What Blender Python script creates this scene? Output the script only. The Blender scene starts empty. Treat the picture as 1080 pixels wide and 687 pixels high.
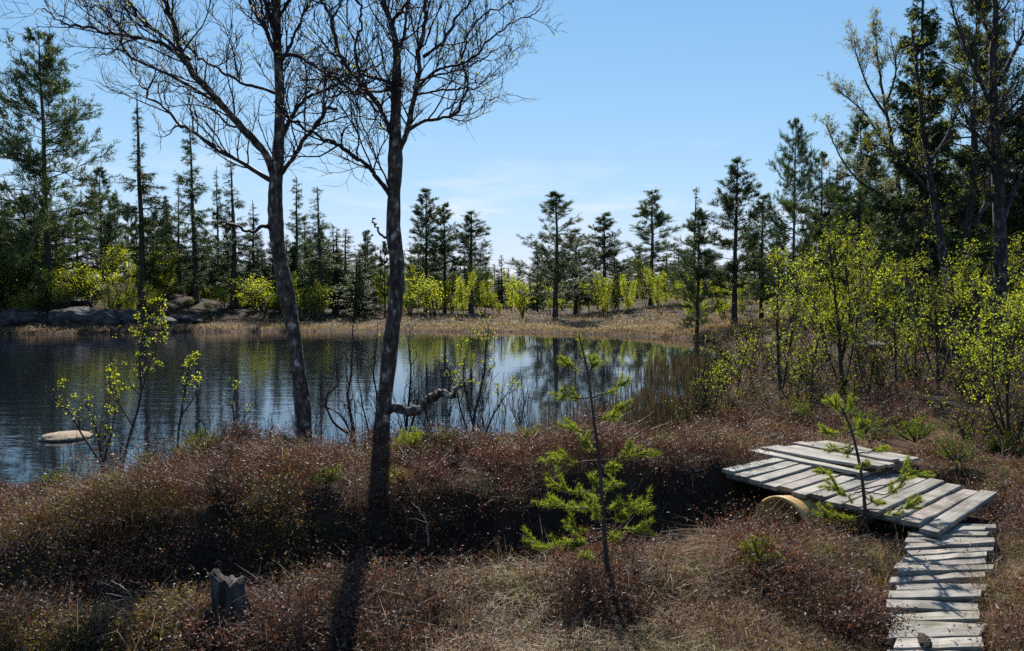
import bpy, bmesh, math, time
import numpy as np
from mathutils import Vector, noise as mnoise

T0 = time.time()
SC = bpy.context.scene
COL = SC.collection
F = 740.0                       # focal length in photo pixels (photo 1080 x 687)
CAM = np.array([0.0, 0.0, 2.6])  # water level is z = 0
PITCH = math.atan(35.5 / F)
SUN_EL, SUN_AZ = 38.5, -5.0     # degrees; azimuth from +y towards +x


# ------------------------------------------------------------------ small maths
def ray(px, py):
    u, v = (px - 540.0) / F, -(py - 343.5) / F
    c, s = math.cos(PITCH), math.sin(PITCH)
    d = np.array([u, c + v * s, -s + v * c])
    return d / d[1]


def at(px, py, y):               # point seen at that pixel, y metres away
    return CAM + ray(px, py) * y


def onz(px, py, z):
    d = ray(px, py)
    return CAM + d * ((z - CAM[2]) / d[2])


def norm(a):
    return a / (np.linalg.norm(a, axis=-1, keepdims=True) + 1e-9)


def sstep(a, b, x):
    t = np.clip((x - a) / (b - a), 0, 1)
    return t * t * (3 - 2 * t)


def _h(i, j, s):
    n = (i * 374761393 + j * 668265263 + s * 974634777) & 0x7FFFFFFF
    n = ((n ^ (n >> 13)) * 1274126177) & 0x7FFFFFFF
    return ((n ^ (n >> 16)) & 0xFFFF) / 65535.0


def vnoise(x, y, s=0):           # value noise, -1..1
    x = np.asarray(x, float); y = np.asarray(y, float)
    i = np.floor(x).astype(np.int64); j = np.floor(y).astype(np.int64)
    u = x - i; v = y - j
    u = u * u * (3 - 2 * u); v = v * v * (3 - 2 * v)
    a = _h(i, j, s) * (1 - u) + _h(i + 1, j, s) * u
    b = _h(i, j + 1, s) * (1 - u) + _h(i + 1, j + 1, s) * u
    return (a * (1 - v) + b * v) * 2 - 1


def catmull(pts, n, closed=False):
    p = np.asarray(pts, float)
    m = len(p)
    if closed:
        q = np.vstack([p[-1:], p, p[:2]]); segs = m
    else:
        q = np.vstack([2 * p[:1] - p[1:2], p, 2 * p[-1:] - p[-2:-1]]); segs = m - 1
    t = np.linspace(0, segs, n, endpoint=not closed)
    k = np.minimum(t.astype(int), segs - 1)
    f = (t - k)[:, None]
    a, b, c, d = q[k], q[k + 1], q[k + 2], q[k + 3]
    return 0.5 * (2 * b + (c - a) * f + (2 * a - 5 * b + 4 * c - d) * f ** 2 + (3 * b - a - 3 * c + d) * f ** 3)


def segdist(x, y, A, B):
    dx, dy = B[0] - A[0], B[1] - A[1]
    t = np.clip(((x - A[0]) * dx + (y - A[1]) * dy) / (dx * dx + dy * dy + 1e-12), 0, 1)
    return np.hypot(x - A[0] - t * dx, y - A[1] - t * dy)


def polydist(x, y, P, closed):
    d = np.full(np.shape(x), 1e9)
    for k in range(len(P) - (0 if closed else 1)):
        d = np.minimum(d, segdist(x, y, P[k], P[(k + 1) % len(P)]))
    return d


def inside(x, y, P):
    r = np.zeros(np.shape(x), bool)
    for k in range(len(P)):
        (x1, y1), (x2, y2) = P[k][:2], P[(k + 1) % len(P)][:2]
        if y1 == y2:
            continue
        c = (y1 > y) != (y2 > y)
        r ^= c & (x < (x2 - x1) * (y - y1) / (y2 - y1) + x1)
    return r


# ------------------------------------------------------------------ terrain
POND = catmull([(-16, 8.2), (-8.5, 8.75), (-6, 8.95), (-4.7, 9.2), (-3.7, 9.75), (-2.4, 9.9), (-0.6, 10.2), (1.2, 10.6), (2.6, 11.6), (3.7, 13.4),
                (4.8, 16), (6.2, 20), (8.3, 27), (10.2, 34.5), (9.6, 38.5), (6.8, 41.2), (2, 44.2), (-6, 46.0), (-16, 45.3),
                (-28, 43.4), (-44, 41), (-56, 27), (-44, 14), (-26, 8.2)], 115, True)
DITCH = [(-9, 4.1), (-6, 4.6), (-3.2, 5.15), (-1.4, 5.7), (0.3, 6.1), (1.6, 6.5), (2.65, 6.95), (3.6, 7.4), (4.6, 7.9)]


def shore(x, y):
    d = polydist(x, y, POND, True)
    return np.where(inside(x, y, POND), -d, d) + 0.18 * vnoise(np.asarray(x) * 0.7, np.asarray(y) * 0.7, 5) + 0.3 * vnoise(np.asarray(x) * 0.25, np.asarray(y) * 0.25, 6) * sstep(20, 35, y)


def ground(x, y, s=None):
    x = np.asarray(x, float); y = np.asarray(y, float)
    if s is None:
        s = shore(x, y)
    land = (0.40 - .27 * sstep(26, 38, y)) * (1 - np.exp(-np.maximum(s, 0) / 0.35)) + 0.02
    land = land * (1 - .48 * sstep(-3.6, -5.2, x) * sstep(5.0, 7.6, y) * sstep(26, 20, y))
    under = -1.1 * (1 - np.exp(np.minimum(s, 0) / 1.2))
    z = np.where(s > 0, land, under)
    f = sstep(0.0, 1.6, s)
    z += f * 0.26 * np.exp(-((x + 1.2) / 2.5) ** 2 - ((y - 7.9) / 1.3) ** 2)
    z += sstep(0, .8, s) * 0.30 * np.exp(-((x + 3.55) / 0.9) ** 2 - ((y - 9.0) / 0.7) ** 2)
    z += f * 0.16 * np.exp(-((x - 4.0) / 1.4) ** 2 - ((y - 8.6) / 1.0) ** 2)
    z += f * 0.18 * np.exp(-((x - 1.2) / 1.6) ** 2 - ((y - 8.0) / 1.0) ** 2)
    z += sstep(4, 26, x) * sstep(7, 32, y) * 1.7 * f
    z += sstep(90, 150, y) * 1.0 + sstep(40, 62, y) * sstep(-12, -22, x) * .8
    z += 2.7 * np.exp(-((x + 36) / 12) ** 2 - ((y - 57) / 6.0) ** 2) * f
    z += 0.5 * np.exp(-((x + 33) / 8.0) ** 2 - ((y - 50) / 3) ** 2) * f
    z += sstep(110, 300, np.hypot(x, y)) * 2.0
    z += 0.6 * sstep(3.3, 0.6, y) * sstep(-6, -3, y + 6)
    z += f * (0.07 * vnoise(x * 1.3, y * 1.3, 1) + 0.055 * vnoise(x * 2.7, y * 2.7, 2) + 0.10 * vnoise(x * .35, y * .35, 3) * sstep(9, 30, y + abs(x)))
    d = polydist(x, y, DITCH, False)
    dd = y - np.interp(x, [p[0] for p in DITCH], [p[1] for p in DITCH]) + .22 * vnoise(x * .9, x * 0, 14)
    z = z + f * (.15 + .12 * vnoise(x * .8 + 3, y * .5, 15)) * sstep(.3, .75, dd) * np.exp(-((dd - .8) / .9) ** 2) * sstep(3.0, 1.4, x) * sstep(0, .4, dd)
    w = 0.68 + .26 * sstep(1.2, -1.5, x) + 0.22 * vnoise(x * 1.5, y * 1.5, 9)
    g = 1 - sstep(w * 0.45, w, d)
    z = z * (1 - g) + g * 0.03
    bd = polydist(x, y, [(3.95, 6.3), (3.07, 5.08), (2.24, 3.78), (1.8, 3.0)], False)
    b = sstep(.85, .45, bd)
    return z * (1 - b) + np.minimum(z, .39 + .03 * vnoise(x * 2, y * 2, 16)) * b


def gz(x, y):
    return float(ground(np.array([x]), np.array([y]))[0])


def gp(px, y):                   # ground point below/above pixel column px at distance y
    x = (px - 540.0) / F * y * 1.0
    return np.array([x, y, gz(x, y)])


# ------------------------------------------------------------------ mesh buffer
class Buf:
    def __init__(s):
        s.V, s.Q, s.T, s.C, s.n, s.UV = [], [], [], [], 0, []

    def add(s, V, quads=None, tris=None, col=(1, 1, 1)):
        V = np.asarray(V, float).reshape(-1, 3)
        if quads is not None and len(quads):
            s.Q.append(np.asarray(quads, np.int64).reshape(-1, 4) + s.n)
        if tris is not None and len(tris):
            s.T.append(np.asarray(tris, np.int64).reshape(-1, 3) + s.n)
        c = np.asarray(col, float)
        if c.ndim == 1:
            c = np.tile(c, (len(V), 1))
        s.C.append(c); s.V.append(V); s.n += len(V)

    def build(s, name, mat, parent=None, smooth=True, loc=None, uv=None):
        V = np.vstack(s.V)
        if loc is not None:
            V = V - np.asarray(loc)
        me = bpy.data.meshes.new(name)
        me.vertices.add(len(V)); me.vertices.foreach_set('co', V.astype(np.float32).ravel())
        Q = np.vstack(s.Q) if s.Q else np.zeros((0, 4), int)
        T = np.vstack(s.T) if s.T else np.zeros((0, 3), int)
        L = np.concatenate([Q.ravel(), T.ravel()])
        me.loops.add(len(L)); me.loops.foreach_set('vertex_index', L.astype(np.int32))
        tot = np.concatenate([np.full(len(Q), 4), np.full(len(T), 3)])
        me.polygons.add(len(tot))
        st = np.concatenate([[0], np.cumsum(tot)[:-1]]) if len(tot) else np.zeros(0)
        me.polygons.foreach_set('loop_start', st.astype(np.int32))
        me.polygons.foreach_set('use_smooth', np.full(len(tot), smooth))
        a = me.attributes.new('col', 'FLOAT_COLOR', 'POINT')
        C = np.ones((len(V), 4), np.float32); C[:, :3] = np.vstack(s.C)
        a.data.foreach_set('color', C.ravel())
        if uv is not None:
            l = me.uv_layers.new(name='grain')
            l.data.foreach_set('uv', np.asarray(uv, np.float32)[L].ravel())
        me.update(calc_edges=True); me.validate()
        me.materials.append(mat)
        o = bpy.data.objects.new(name, me); COL.objects.link(o)
        if parent is not None:
            o.parent = parent
        elif loc is not None:
            o.location = loc
        return o


def tubes(buf, P, R, sides=4, col=(1, 1, 1), cap=False):
    """P (B,N,3) polylines, R (B,N) radii."""
    P = np.asarray(P, float); R = np.asarray(R, float)
    if P.ndim == 2:
        P = P[None]; R = R[None]
    B, N, _ = P.shape
    t = norm(np.gradient(P, axis=1))
    ref = np.where(np.abs(t[:, :1, 2:3]) > 0.8, np.array([1.0, 0.13, 0.0]), np.array([0.05, 0.1, 1.0]))
    a = norm(np.cross(t, np.broadcast_to(ref, t.shape))); b = np.cross(t, a)
    th = np.linspace(0, 2 * np.pi, sides, endpoint=False)
    ring = a[:, :, None] * np.cos(th)[None, None, :, None] + b[:, :, None] * np.sin(th)[None, None, :, None]
    V = P[:, :, None] + ring * R[:, :, None, None]
    k = np.arange(sides); k2 = (k + 1) % sides
    base = (np.arange(N - 1) * sides)[:, None]
    q = np.stack([base + k, base + k2, base + sides + k2, base + sides + k], -1).reshape(-1, 4)
    Q = (np.arange(B) * N * sides)[:, None, None] + q[None]
    c = np.asarray(col, float)
    if c.ndim == 2:                # one colour per tube
        c = np.repeat(c, N * sides, 0)
    buf.add(V, Q, None, c)


def grow(S, D, L, n, wob, up, rng):
    P = [S]; d = norm(D)
    L = np.asarray(L).reshape(-1, 1)
    for i in range(n):
        d = norm(d + wob * rng.normal(size=d.shape) + np.array([0, 0, up]))
        P.append(P[-1] + d * L / n)
    return np.stack(P, 1)


def pick(P, t):
    """points and tangents on polylines P (B,N,3) at t (B,) in 0..1"""
    N = P.shape[1]
    f = t * (N - 1); k = np.minimum(f.astype(int), N - 2); f = (f - k)[:, None]
    i = np.arange(len(P))
    a, b = P[i, k], P[i, k + 1]
    return a * (1 - f) + b * f, norm(b - a)


def spawn(P, idx, t, ang, rng):
    S, tan = pick(P[idx], t)
    r = rng.normal(size=S.shape); r = norm(r - tan * np.sum(r * tan, -1, keepdims=True))
    ang = np.asarray(ang).reshape(-1, 1)
    return S, norm(tan * np.cos(ang) + r * np.sin(ang))


def leaves(buf, S, size, rng, cols, droop=0.3):
    """small rhombic leaves at S"""
    n = len(S)
    d = norm(rng.normal(size=(n, 3)) + np.array([0, 0, -droop]))
    s = norm(np.cross(d, rng.normal(size=(n, 3))))
    L = (size * rng.uniform(.6, 1.25, n))[:, None]
    nn = np.cross(d, s) * L * .12
    V = np.stack([S, S + d * L * .45 + s * L * .36 + nn, S + d * L, S + d * L * .45 - s * L * .36 + nn], 1)
    q = np.arange(n)[:, None] * 4 + np.array([0, 1, 2, 3])
    c = np.asarray(cols)[rng.integers(0, len(cols), n)] * rng.uniform(.75, 1.2, (n, 1))
    buf.add(V, q, None, np.repeat(c, 4, 0))


def needles(buf, S, D, L, W, rng, col):
    n = len(S)
    side = norm(np.cross(D, rng.normal(size=(n, 3)))) * (np.asarray(W).reshape(-1, 1) / 2)
    V = np.stack([S - side, S + side, S + D * np.asarray(L).reshape(-1, 1)], 1)
    buf.add(V, None, np.arange(n * 3).reshape(-1, 3), np.repeat(col, 3, 0))


# ------------------------------------------------------------------ materials
def new_mat(name):
    m = bpy.data.materials.new(name); m.use_nodes = True
    nt = m.node_tree
    for n in list(nt.nodes):
        nt.nodes.remove(n)
    out = nt.nodes.new('ShaderNodeOutputMaterial')
    return m, nt, out


def N(nt, t, **kw):
    n = nt.nodes.new(t)
    for k, v in kw.items():
        if k in n.inputs:
            n.inputs[k].default_value = v
        else:
            setattr(n, k, v)
    return n


def ramp(nt, src, stops):
    r = nt.nodes.new('ShaderNodeValToRGB')
    el = r.color_ramp.elements
    while len(el) < len(stops):
        el.new(0.5)
    for e, (p, c) in zip(el, stops):
        e.position = p; e.color = (*c, 1)
    nt.links.new(src, r.inputs[0])
    return r.outputs[0]


def mat_foliage(name, trans=0.4, tint=(1.25, 1.2, .5), rnd=0.35, gloss=0.25):
    m, nt, out = new_mat(name)
    a = N(nt, 'ShaderNodeAttribute', attribute_name='col')
    oi = nt.nodes.new('ShaderNodeObjectInfo')
    mr = N(nt, 'ShaderNodeMapRange'); mr.inputs['To Min'].default_value = 1 - rnd; mr.inputs['To Max'].default_value = 1 + rnd
    nt.links.new(oi.outputs['Random'], mr.inputs['Value'])
    mul = N(nt, 'ShaderNodeVectorMath', operation='SCALE')
    nt.links.new(a.outputs['Color'], mul.inputs[0]); nt.links.new(mr.outputs[0], mul.inputs['Scale'])
    p = N(nt, 'ShaderNodeBsdfPrincipled', Roughness=0.55); p.inputs['Specular IOR Level'].default_value = gloss
    nt.links.new(mul.outputs[0], p.inputs['Base Color'])
    tr = nt.nodes.new('ShaderNodeBsdfTranslucent')
    m2 = N(nt, 'ShaderNodeVectorMath', operation='MULTIPLY'); m2.inputs[1].default_value = tint
    nt.links.new(mul.outputs[0], m2.inputs[0]); nt.links.new(m2.outputs[0], tr.inputs['Color'])
    mx = N(nt, 'ShaderNodeMixShader'); mx.inputs[0].default_value = trans
    nt.links.new(p.outputs[0], mx.inputs[1]); nt.links.new(tr.outputs[0], mx.inputs[2]); nt.links.new(mx.outputs[0], out.inputs[0])
    return m


def mat_noise(name, stops, scale=6, detail=8, rough=0.85, bump=0.4, stretch=(1, 1, 1), bscale=None, dist=0.02, coord='Object', attr=False, spec=0.3):
    m, nt, out = new_mat(name)
    tc = nt.nodes.new('ShaderNodeTexCoord')
    mp = nt.nodes.new('ShaderNodeMapping'); mp.inputs['Scale'].default_value = stretch
    nt.links.new(tc.outputs[coord], mp.inputs[0])
    n = N(nt, 'ShaderNodeTexNoise', Scale=scale, Detail=detail, Roughness=0.65)
    nt.links.new(mp.outputs[0], n.inputs['Vector'])
    c = ramp(nt, n.outputs[0], stops)
    p = N(nt, 'ShaderNodeBsdfPrincipled', Roughness=rough); p.inputs['Specular IOR Level'].default_value = spec
    if attr:
        a = N(nt, 'ShaderNodeAttribute', attribute_name='col')
        ml = N(nt, 'ShaderNodeVectorMath', operation='MULTIPLY')
        nt.links.new(c, ml.inputs[0]); nt.links.new(a.outputs['Color'], ml.inputs[1]); c = ml.outputs[0]
    nt.links.new(c, p.inputs['Base Color'])
    b = N(nt, 'ShaderNodeTexNoise', Scale=bscale or scale * 2.5, Detail=6)
    nt.links.new(mp.outputs[0], b.inputs['Vector'])
    bp = N(nt, 'ShaderNodeBump', Strength=bump, Distance=dist)
    nt.links.new(b.outputs[0], bp.inputs['Height']); nt.links.new(bp.outputs[0], p.inputs['Normal'])
    nt.links.new(p.outputs[0], out.inputs[0])
    return m


M = {}
M['needle'] = mat_foliage('conifer_needles', .28, (1.15, 1.2, .5), .3)
M['sap_needle'] = mat_foliage('sapling_needles', .5, (1.5, 1.6, .45), .1, .3)
M['leaf'] = mat_foliage('birch_leaves', .62, (1.5, 1.5, .35), .15)
M['paleleaf'] = mat_foliage('pale_leaves', .5, (1.05, 1.08, .8), .1)
M['heath'] = mat_foliage('heather_stems', .34, (1.35, 1.0, .7), 0, .3)
M['straw'] = mat_foliage('straw', .38, (1.25, 1.05, .7), 0, .2)
M['bark'] = mat_noise('conifer_bark', [(.3, (.022, .018, .015)), (.6, (.075, .058, .047)), (.75, (.14, .11, .085))], 5, 8, .9, .8, (1, 1, .25), 12)
M['twig'] = mat_noise('birch_twigs', [(.3, (.015, .011, .011)), (.7, (.042, .030, .028))], 8, 3, .7, .0)
M['birch'] = mat_noise('birch_bark', [(.37, (.017, .012, .009)), (.48, (.05, .038, .03)), (.57, (.115, .094, .077)), (.65, (.40, .36, .31))], 15, 9, .85, 1.0, (1, 1, .55), 26, .03)
M['darkbirch'] = mat_noise('dark_birch_bark', [(.36, (.012, .010, .010)), (.5, (.035, .030, .028)), (.6, (.075, .067, .062)), (.68, (.2, .19, .18))], 13, 9, .9, 1.0, (1, 1, .5), 22, .03)
M['sapbark'] = mat_noise('sapling_bark', [(.3, (.022, .016, .013)), (.7, (.07, .055, .046))], 20, 4, .8, .3)
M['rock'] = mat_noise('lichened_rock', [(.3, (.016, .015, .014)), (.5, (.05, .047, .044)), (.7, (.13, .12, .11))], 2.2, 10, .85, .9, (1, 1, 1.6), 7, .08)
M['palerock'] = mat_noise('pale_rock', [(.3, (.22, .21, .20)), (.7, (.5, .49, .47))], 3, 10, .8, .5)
M['tanrock'] = mat_noise('tan_rock', [(.3, (.16, .115, .065)), (.7, (.36, .29, .19))], 14, 8, .9, .6)
M['stump'] = mat_noise('weathered_stump', [(.36, (.010, .008, .007)), (.50, (.038, .032, .029)), (.68, (.13, .115, .105))], 20, 8, .9, 1.0, (1, 1, .12), 30, .03)
M['stick'] = mat_noise('dry_sticks', [(.3, (.16, .13, .11)), (.7, (.4, .36, .32))], 20, 3, .8, .1)
M['pipe'] = mat_noise('pipe_plastic', [(.3, (.14, .085, .035)), (.42, (.40, .25, .085)), (.7, (.58, .38, .14))], 6, 9, .5, .2)
M['cone'] = mat_noise('dark_cone', [(.3, (.02, .014, .01)), (.7, (.08, .052, .034))], 60, 4, .8, .6)


def mat_wood():
    m, nt, out = new_mat('weathered_planks')
    uv = N(nt, 'ShaderNodeUVMap', uv_map='grain')
    a = N(nt, 'ShaderNodeAttribute', attribute_name='col')
    mp = nt.nodes.new('ShaderNodeMapping'); mp.inputs['Scale'].default_value = (1.2, 26, 1)
    nt.links.new(uv.outputs[0], mp.inputs[0])
    n = N(nt, 'ShaderNodeTexNoise', Scale=1.6, Detail=8, Roughness=.7)
    nt.links.new(mp.outputs[0], n.inputs['Vector'])
    c = ramp(nt, n.outputs[0], [(.30, (.07, .062, .052)), (.43, (.24, .225, .20)), (.7, (.44, .42, .385))])
    st = N(nt, 'ShaderNodeTexNoise', Scale=3.5, Detail=5, Roughness=.6)
    nt.links.new(uv.outputs[0], st.inputs['Vector'])
    c2 = ramp(nt, st.outputs[0], [(.36, (.42, .40, .32)), (.56, (1, 1, 1))])
    m1 = N(nt, 'ShaderNodeVectorMath', operation='MULTIPLY'); nt.links.new(c, m1.inputs[0]); nt.links.new(c2, m1.inputs[1])
    m2 = N(nt, 'ShaderNodeVectorMath', operation='MULTIPLY'); nt.links.new(m1.outputs[0], m2.inputs[0]); nt.links.new(a.outputs['Color'], m2.inputs[1])
    p = N(nt, 'ShaderNodeBsdfPrincipled', Roughness=.55)
    nt.links.new(m2.outputs[0], p.inputs['Base Color'])
    bp = N(nt, 'ShaderNodeBump', Strength=.6, Distance=.006)
    nt.links.new(n.outputs[0], bp.inputs['Height']); nt.links.new(bp.outputs[0], p.inputs['Normal'])
    nt.links.new(p.outputs[0], out.inputs[0])
    return m


M['wood'] = mat_wood()


def mat_water():
    m, nt, out = new_mat('pond_water')
    tc = nt.nodes.new('ShaderNodeTexCoord')
    hs = []
    for sc, stv in ((1.0, (.55, 1.9, 1)), (1.0, (2.2, 6.5, 1))):
        mp = nt.nodes.new('ShaderNodeMapping'); mp.inputs['Scale'].default_value = stv; mp.inputs['Rotation'].default_value = (0, 0, .12)
        nt.links.new(tc.outputs['Object'], mp.inputs[0])
        n = N(nt, 'ShaderNodeTexNoise', Scale=sc, Detail=3, Roughness=.55); nt.links.new(mp.outputs[0], n.inputs['Vector']); hs.append(n.outputs[0])
    mask = N(nt, 'ShaderNodeTexNoise', Scale=.13, Detail=2); nt.links.new(tc.outputs['Object'], mask.inputs['Vector'])
    mr = N(nt, 'ShaderNodeMapRange'); nt.links.new(mask.outputs[0], mr.inputs['Value'])
    mr.inputs['From Min'].default_value = .35; mr.inputs['From Max'].default_value = .65; mr.inputs['To Min'].default_value = .35; mr.inputs['To Max'].default_value = 1.0
    ad = N(nt, 'ShaderNodeMath', operation='MULTIPLY_ADD'); nt.links.new(hs[1], ad.inputs[0]); ad.inputs[1].default_value = .22; nt.links.new(hs[0], ad.inputs[2])
    sp = nt.nodes.new('ShaderNodeSeparateXYZ'); nt.links.new(tc.outputs['Object'], sp.inputs[0])
    wr = N(nt, 'ShaderNodeMapRange'); nt.links.new(sp.outputs['X'], wr.inputs['Value'])
    for k_, v_ in (('From Min', -9), ('From Max', 1), ('To Min', 1.9), ('To Max', .22)):
        wr.inputs[k_].default_value = v_
    m0 = N(nt, 'ShaderNodeMath', operation='MULTIPLY'); nt.links.new(mr.outputs[0], m0.inputs[0]); nt.links.new(wr.outputs[0], m0.inputs[1])
    ml = N(nt, 'ShaderNodeMath', operation='MULTIPLY'); nt.links.new(ad.outputs[0], ml.inputs[0]); nt.links.new(m0.outputs[0], ml.inputs[1])
    bp = N(nt, 'ShaderNodeBump', Strength=1.0, Distance=.011)
    nt.links.new(ml.outputs[0], bp.inputs['Height'])
    p = N(nt, 'ShaderNodeBsdfPrincipled', Roughness=.03, IOR=1.7)
    p.inputs['Base Color'].default_value = (.007, .009, .015, 1)
    nt.links.new(bp.outputs[0], p.inputs['Normal'])
    nt.links.new(p.outputs[0], out.inputs[0])
    return m


M['water'] = mat_water()


def mat_ground():
    m, nt, out = new_mat('peat_and_moss')
    tc = nt.nodes.new('ShaderNodeTexCoord')
    n = N(nt, 'ShaderNodeTexNoise', Scale=1.4, Detail=10, Roughness=.7); nt.links.new(tc.outputs['Object'], n.inputs['Vector'])
    c = ramp(nt, n.outputs[0], [(.3, (.012, .009, .007)), (.5, (.032, .022, .015)), (.62, (.06, .04, .025)), (.75, (.055, .05, .02))])
    a = N(nt, 'ShaderNodeAttribute', attribute_name='col')
    ml = N(nt, 'ShaderNodeVectorMath', operation='MULTIPLY'); nt.links.new(c, ml.inputs[0]); nt.links.new(a.outputs['Color'], ml.inputs[1])
    p = N(nt, 'ShaderNodeBsdfPrincipled', Roughness=.95); p.inputs['Specular IOR Level'].default_value = .1
    nt.links.new(ml.outputs[0], p.inputs['Base Color'])
    b = N(nt, 'ShaderNodeTexNoise', Scale=14, Detail=8); nt.links.new(tc.outputs['Object'], b.inputs['Vector'])
    bp = N(nt, 'ShaderNodeBump', Strength=.8, Distance=.05); nt.links.new(b.outputs[0], bp.inputs['Height']); nt.links.new(bp.outputs[0], p.inputs['Normal'])
    nt.links.new(p.outputs[0], out.inputs[0])
    return m


M['ground'] = mat_ground()
M['hill'] = mat_noise('wooded_hill', [(.35, (.02, .035, .02)), (.65, (.05, .075, .04))], .05, 8, .95, .6, (1, 1, 1), .15, 2)


# ------------------------------------------------------------------ tagging
def tag(o, label=None, cat=None, group=None, kind=None):
    for k, v in (('label', label), ('category', cat), ('group', group), ('kind', kind)):
        if v:
            o[k] = v
    return o


def empty(name, loc, label=None, cat=None, group=None):
    o = bpy.data.objects.new(name, None); COL.objects.link(o)
    o.location = loc; o.empty_display_size = .2
    return tag(o, label, cat, group)


def copy_tree(root):
    r = root.copy(); COL.objects.link(r)
    for ch in list(root.children):
        c = ch.copy(); COL.objects.link(c); c.parent = r
        for g in list(ch.children):
            d = g.copy(); COL.objects.link(d); d.parent = c
    return r


# ------------------------------------------------------------------ ground, water, hills
def axis(lo, hi, step, out, k):
    a = list(np.arange(lo, hi + 1e-6, step)); s = step
    v = hi
    while v < out[1]:
        s *= k; v += s; a.append(v)
    s = step; v = lo; pre = []
    while v > out[0]:
        s *= k; v -= s; pre.append(v)
    return np.array(pre[::-1] + a)


xs = axis(-7.5, 7.5, .09, (-900, 900), 1.075)
ys = axis(2.6, 12, .09, (-60, 1500), 1.07)
X, Y = np.meshgrid(xs, ys)
S_ = shore(X, Y)
Z = ground(X, Y, S_)
nx, ny = len(xs), len(ys)
i = np.arange((ny - 1) * (nx - 1)); r_ = i // (nx - 1); c_ = i % (nx - 1)
q = np.stack([r_ * nx + c_, r_ * nx + c_ + 1, (r_ + 1) * nx + c_ + 1, (r_ + 1) * nx + c_], -1)
PATHLINE = [onz(945, 482, .6)[:2], onz(935, 462, .65)[:2], onz(985, 440, .7)[:2], onz(1000, 415, .8)[:2]]
gcol = np.ones((ny * nx, 3))
w = sstep(.7, .2, polydist(X, Y, PATHLINE, False)).ravel()[:, None]
gcol = gcol * (1 - w) + w * np.array([2.6, 2.0, 1.6])
w = (sstep(34, 40, Y) * sstep(6, 0, S_)).ravel()[:, None]
gcol = gcol * (1 - w) + w * np.array([1.9, 1.6, 1.3])
B = Buf(); B.add(np.stack([X, Y, Z], -1), q, None, gcol)
tag(B.build('ground', M['ground']), kind='structure')

B = Buf(); B.add([(-75, 8.6, 0), (14, 8.6, 0), (14, 47, 0), (-75, 47, 0)], [(0, 1, 2, 3)])
tag(B.build('pond_water', M['water']), kind='structure')

hx = np.linspace(-700, 700, 420)
rng = np.random.default_rng(5)
rows = []
prof = 10 + 4 * vnoise(hx * .008, hx * 0, 31) + 2 * vnoise(hx * .03, hx * 0, 32) + 12 * np.exp(-((hx + 95) / 70) ** 2) + 1.0 * vnoise(hx * .35, hx * 0, 33)
for yy, k in ((360, -.05), (400, .55), (440, 1.0), (520, .9)):
    rows.append(np.stack([hx, np.full_like(hx, yy) + 8 * vnoise(hx * .02, hx * 0 + yy, 34), prof * k], -1))
V = np.vstack(rows); nh = len(hx)
i = np.arange(3 * (nh - 1)); r_ = i // (nh - 1); c_ = i % (nh - 1)
B = Buf(); B.add(V, np.stack([r_ * nh + c_, r_ * nh + c_ + 1, (r_ + 1) * nh + c_ + 1, (r_ + 1) * nh + c_], -1))
tag(B.build('hills', M['hill']), kind='structure')

# ------------------------------------------------------------------ boards
def lerp(a, b, t):
    return a + (b - a) * t


def planks(name, e1, e2, n, z1, z2, parent, rng, fill=.86, th=.045, over=.05, gaps=(), tilt=.012, loc=None):
    """n boards laid side by side from edge e1 (two xy ends) to e2: e1 runs along the walk on one side, e2 on the other"""
    V, Q, C, UV, k0 = [], [], [], [], 0
    for k in range(n):
        if k in gaps:
            continue
        t0 = (k + rng.uniform(.0, .03)) / n; t1 = (k + fill + rng.uniform(-.03, .02)) / n
        a0, a1 = lerp(e1[0], e1[1], t0), lerp(e1[0], e1[1], t1)
        b0, b1 = lerp(e2[0], e2[1], t0), lerp(e2[0], e2[1], t1)
        sk = rng.normal(0, .012)
        d = norm(b0 - a0)
        oa, ob = rng.uniform(-over, over), rng.uniform(-over, over)
        a0 = a0 - d * oa; a1 = a1 - d * (oa + sk); b0 = b0 + d * ob; b1 = b1 + d * (ob + sk)
        z = lerp(z1, z2, (t0 + t1) / 2) + rng.uniform(-.006, .008); za, zb = z + rng.normal(0, tilt), z + rng.normal(0, tilt)
        shade = rng.uniform(.66, 1.1) * np.array([1, .955, .875]) * (1 + rng.normal(0, .02, 3))
        L = np.linalg.norm(b0 - a0); W = np.linalg.norm(a1 - a0); seg = 6; off = rng.uniform(0, 50)
        ch = .007
        for s in range(seg + 1):
            f = s / seg
            zz = lerp(za, zb, f) + math.sin(f * 3.1) * rng.normal(0, .003)
            p0, p1 = lerp(a0, b0, f), lerp(a1, b1, f); w = norm(p1 - p0)
            e = .0015 * rng.normal()
            ring = [(*(p0), zz - th), (*(p0 + w * e), zz - ch), (*(p0 + w * ch), zz), (*(p1 - w * ch), zz), (*(p1 + w * e), zz - ch), (*(p1), zz - th)]
            V += ring; C += [shade] * 6
            UV += [(off + f * L, off + g * W) for g in (-.2, -.05, .02, .98, 1.05, 1.2)]
        for s in range(seg):
            for j in range(6):
                j2 = (j + 1) % 6
                Q.append((k0 + s * 6 + j, k0 + s * 6 + j2, k0 + s * 6 + 6 + j2, k0 + s * 6 + 6 + j))
        for s in (0, seg):
            b = k0 + s * 6
            Q += [(b, b + 1, b + 4, b + 5), (b + 1, b + 2, b + 3, b + 4)]
        k0 += (seg + 1) * 6
    B = Buf(); B.add(V, Q, None, np.array(C))
    return B.build(name, M['wood'], parent, smooth=False, loc=loc, uv=np.array(UV))


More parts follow.
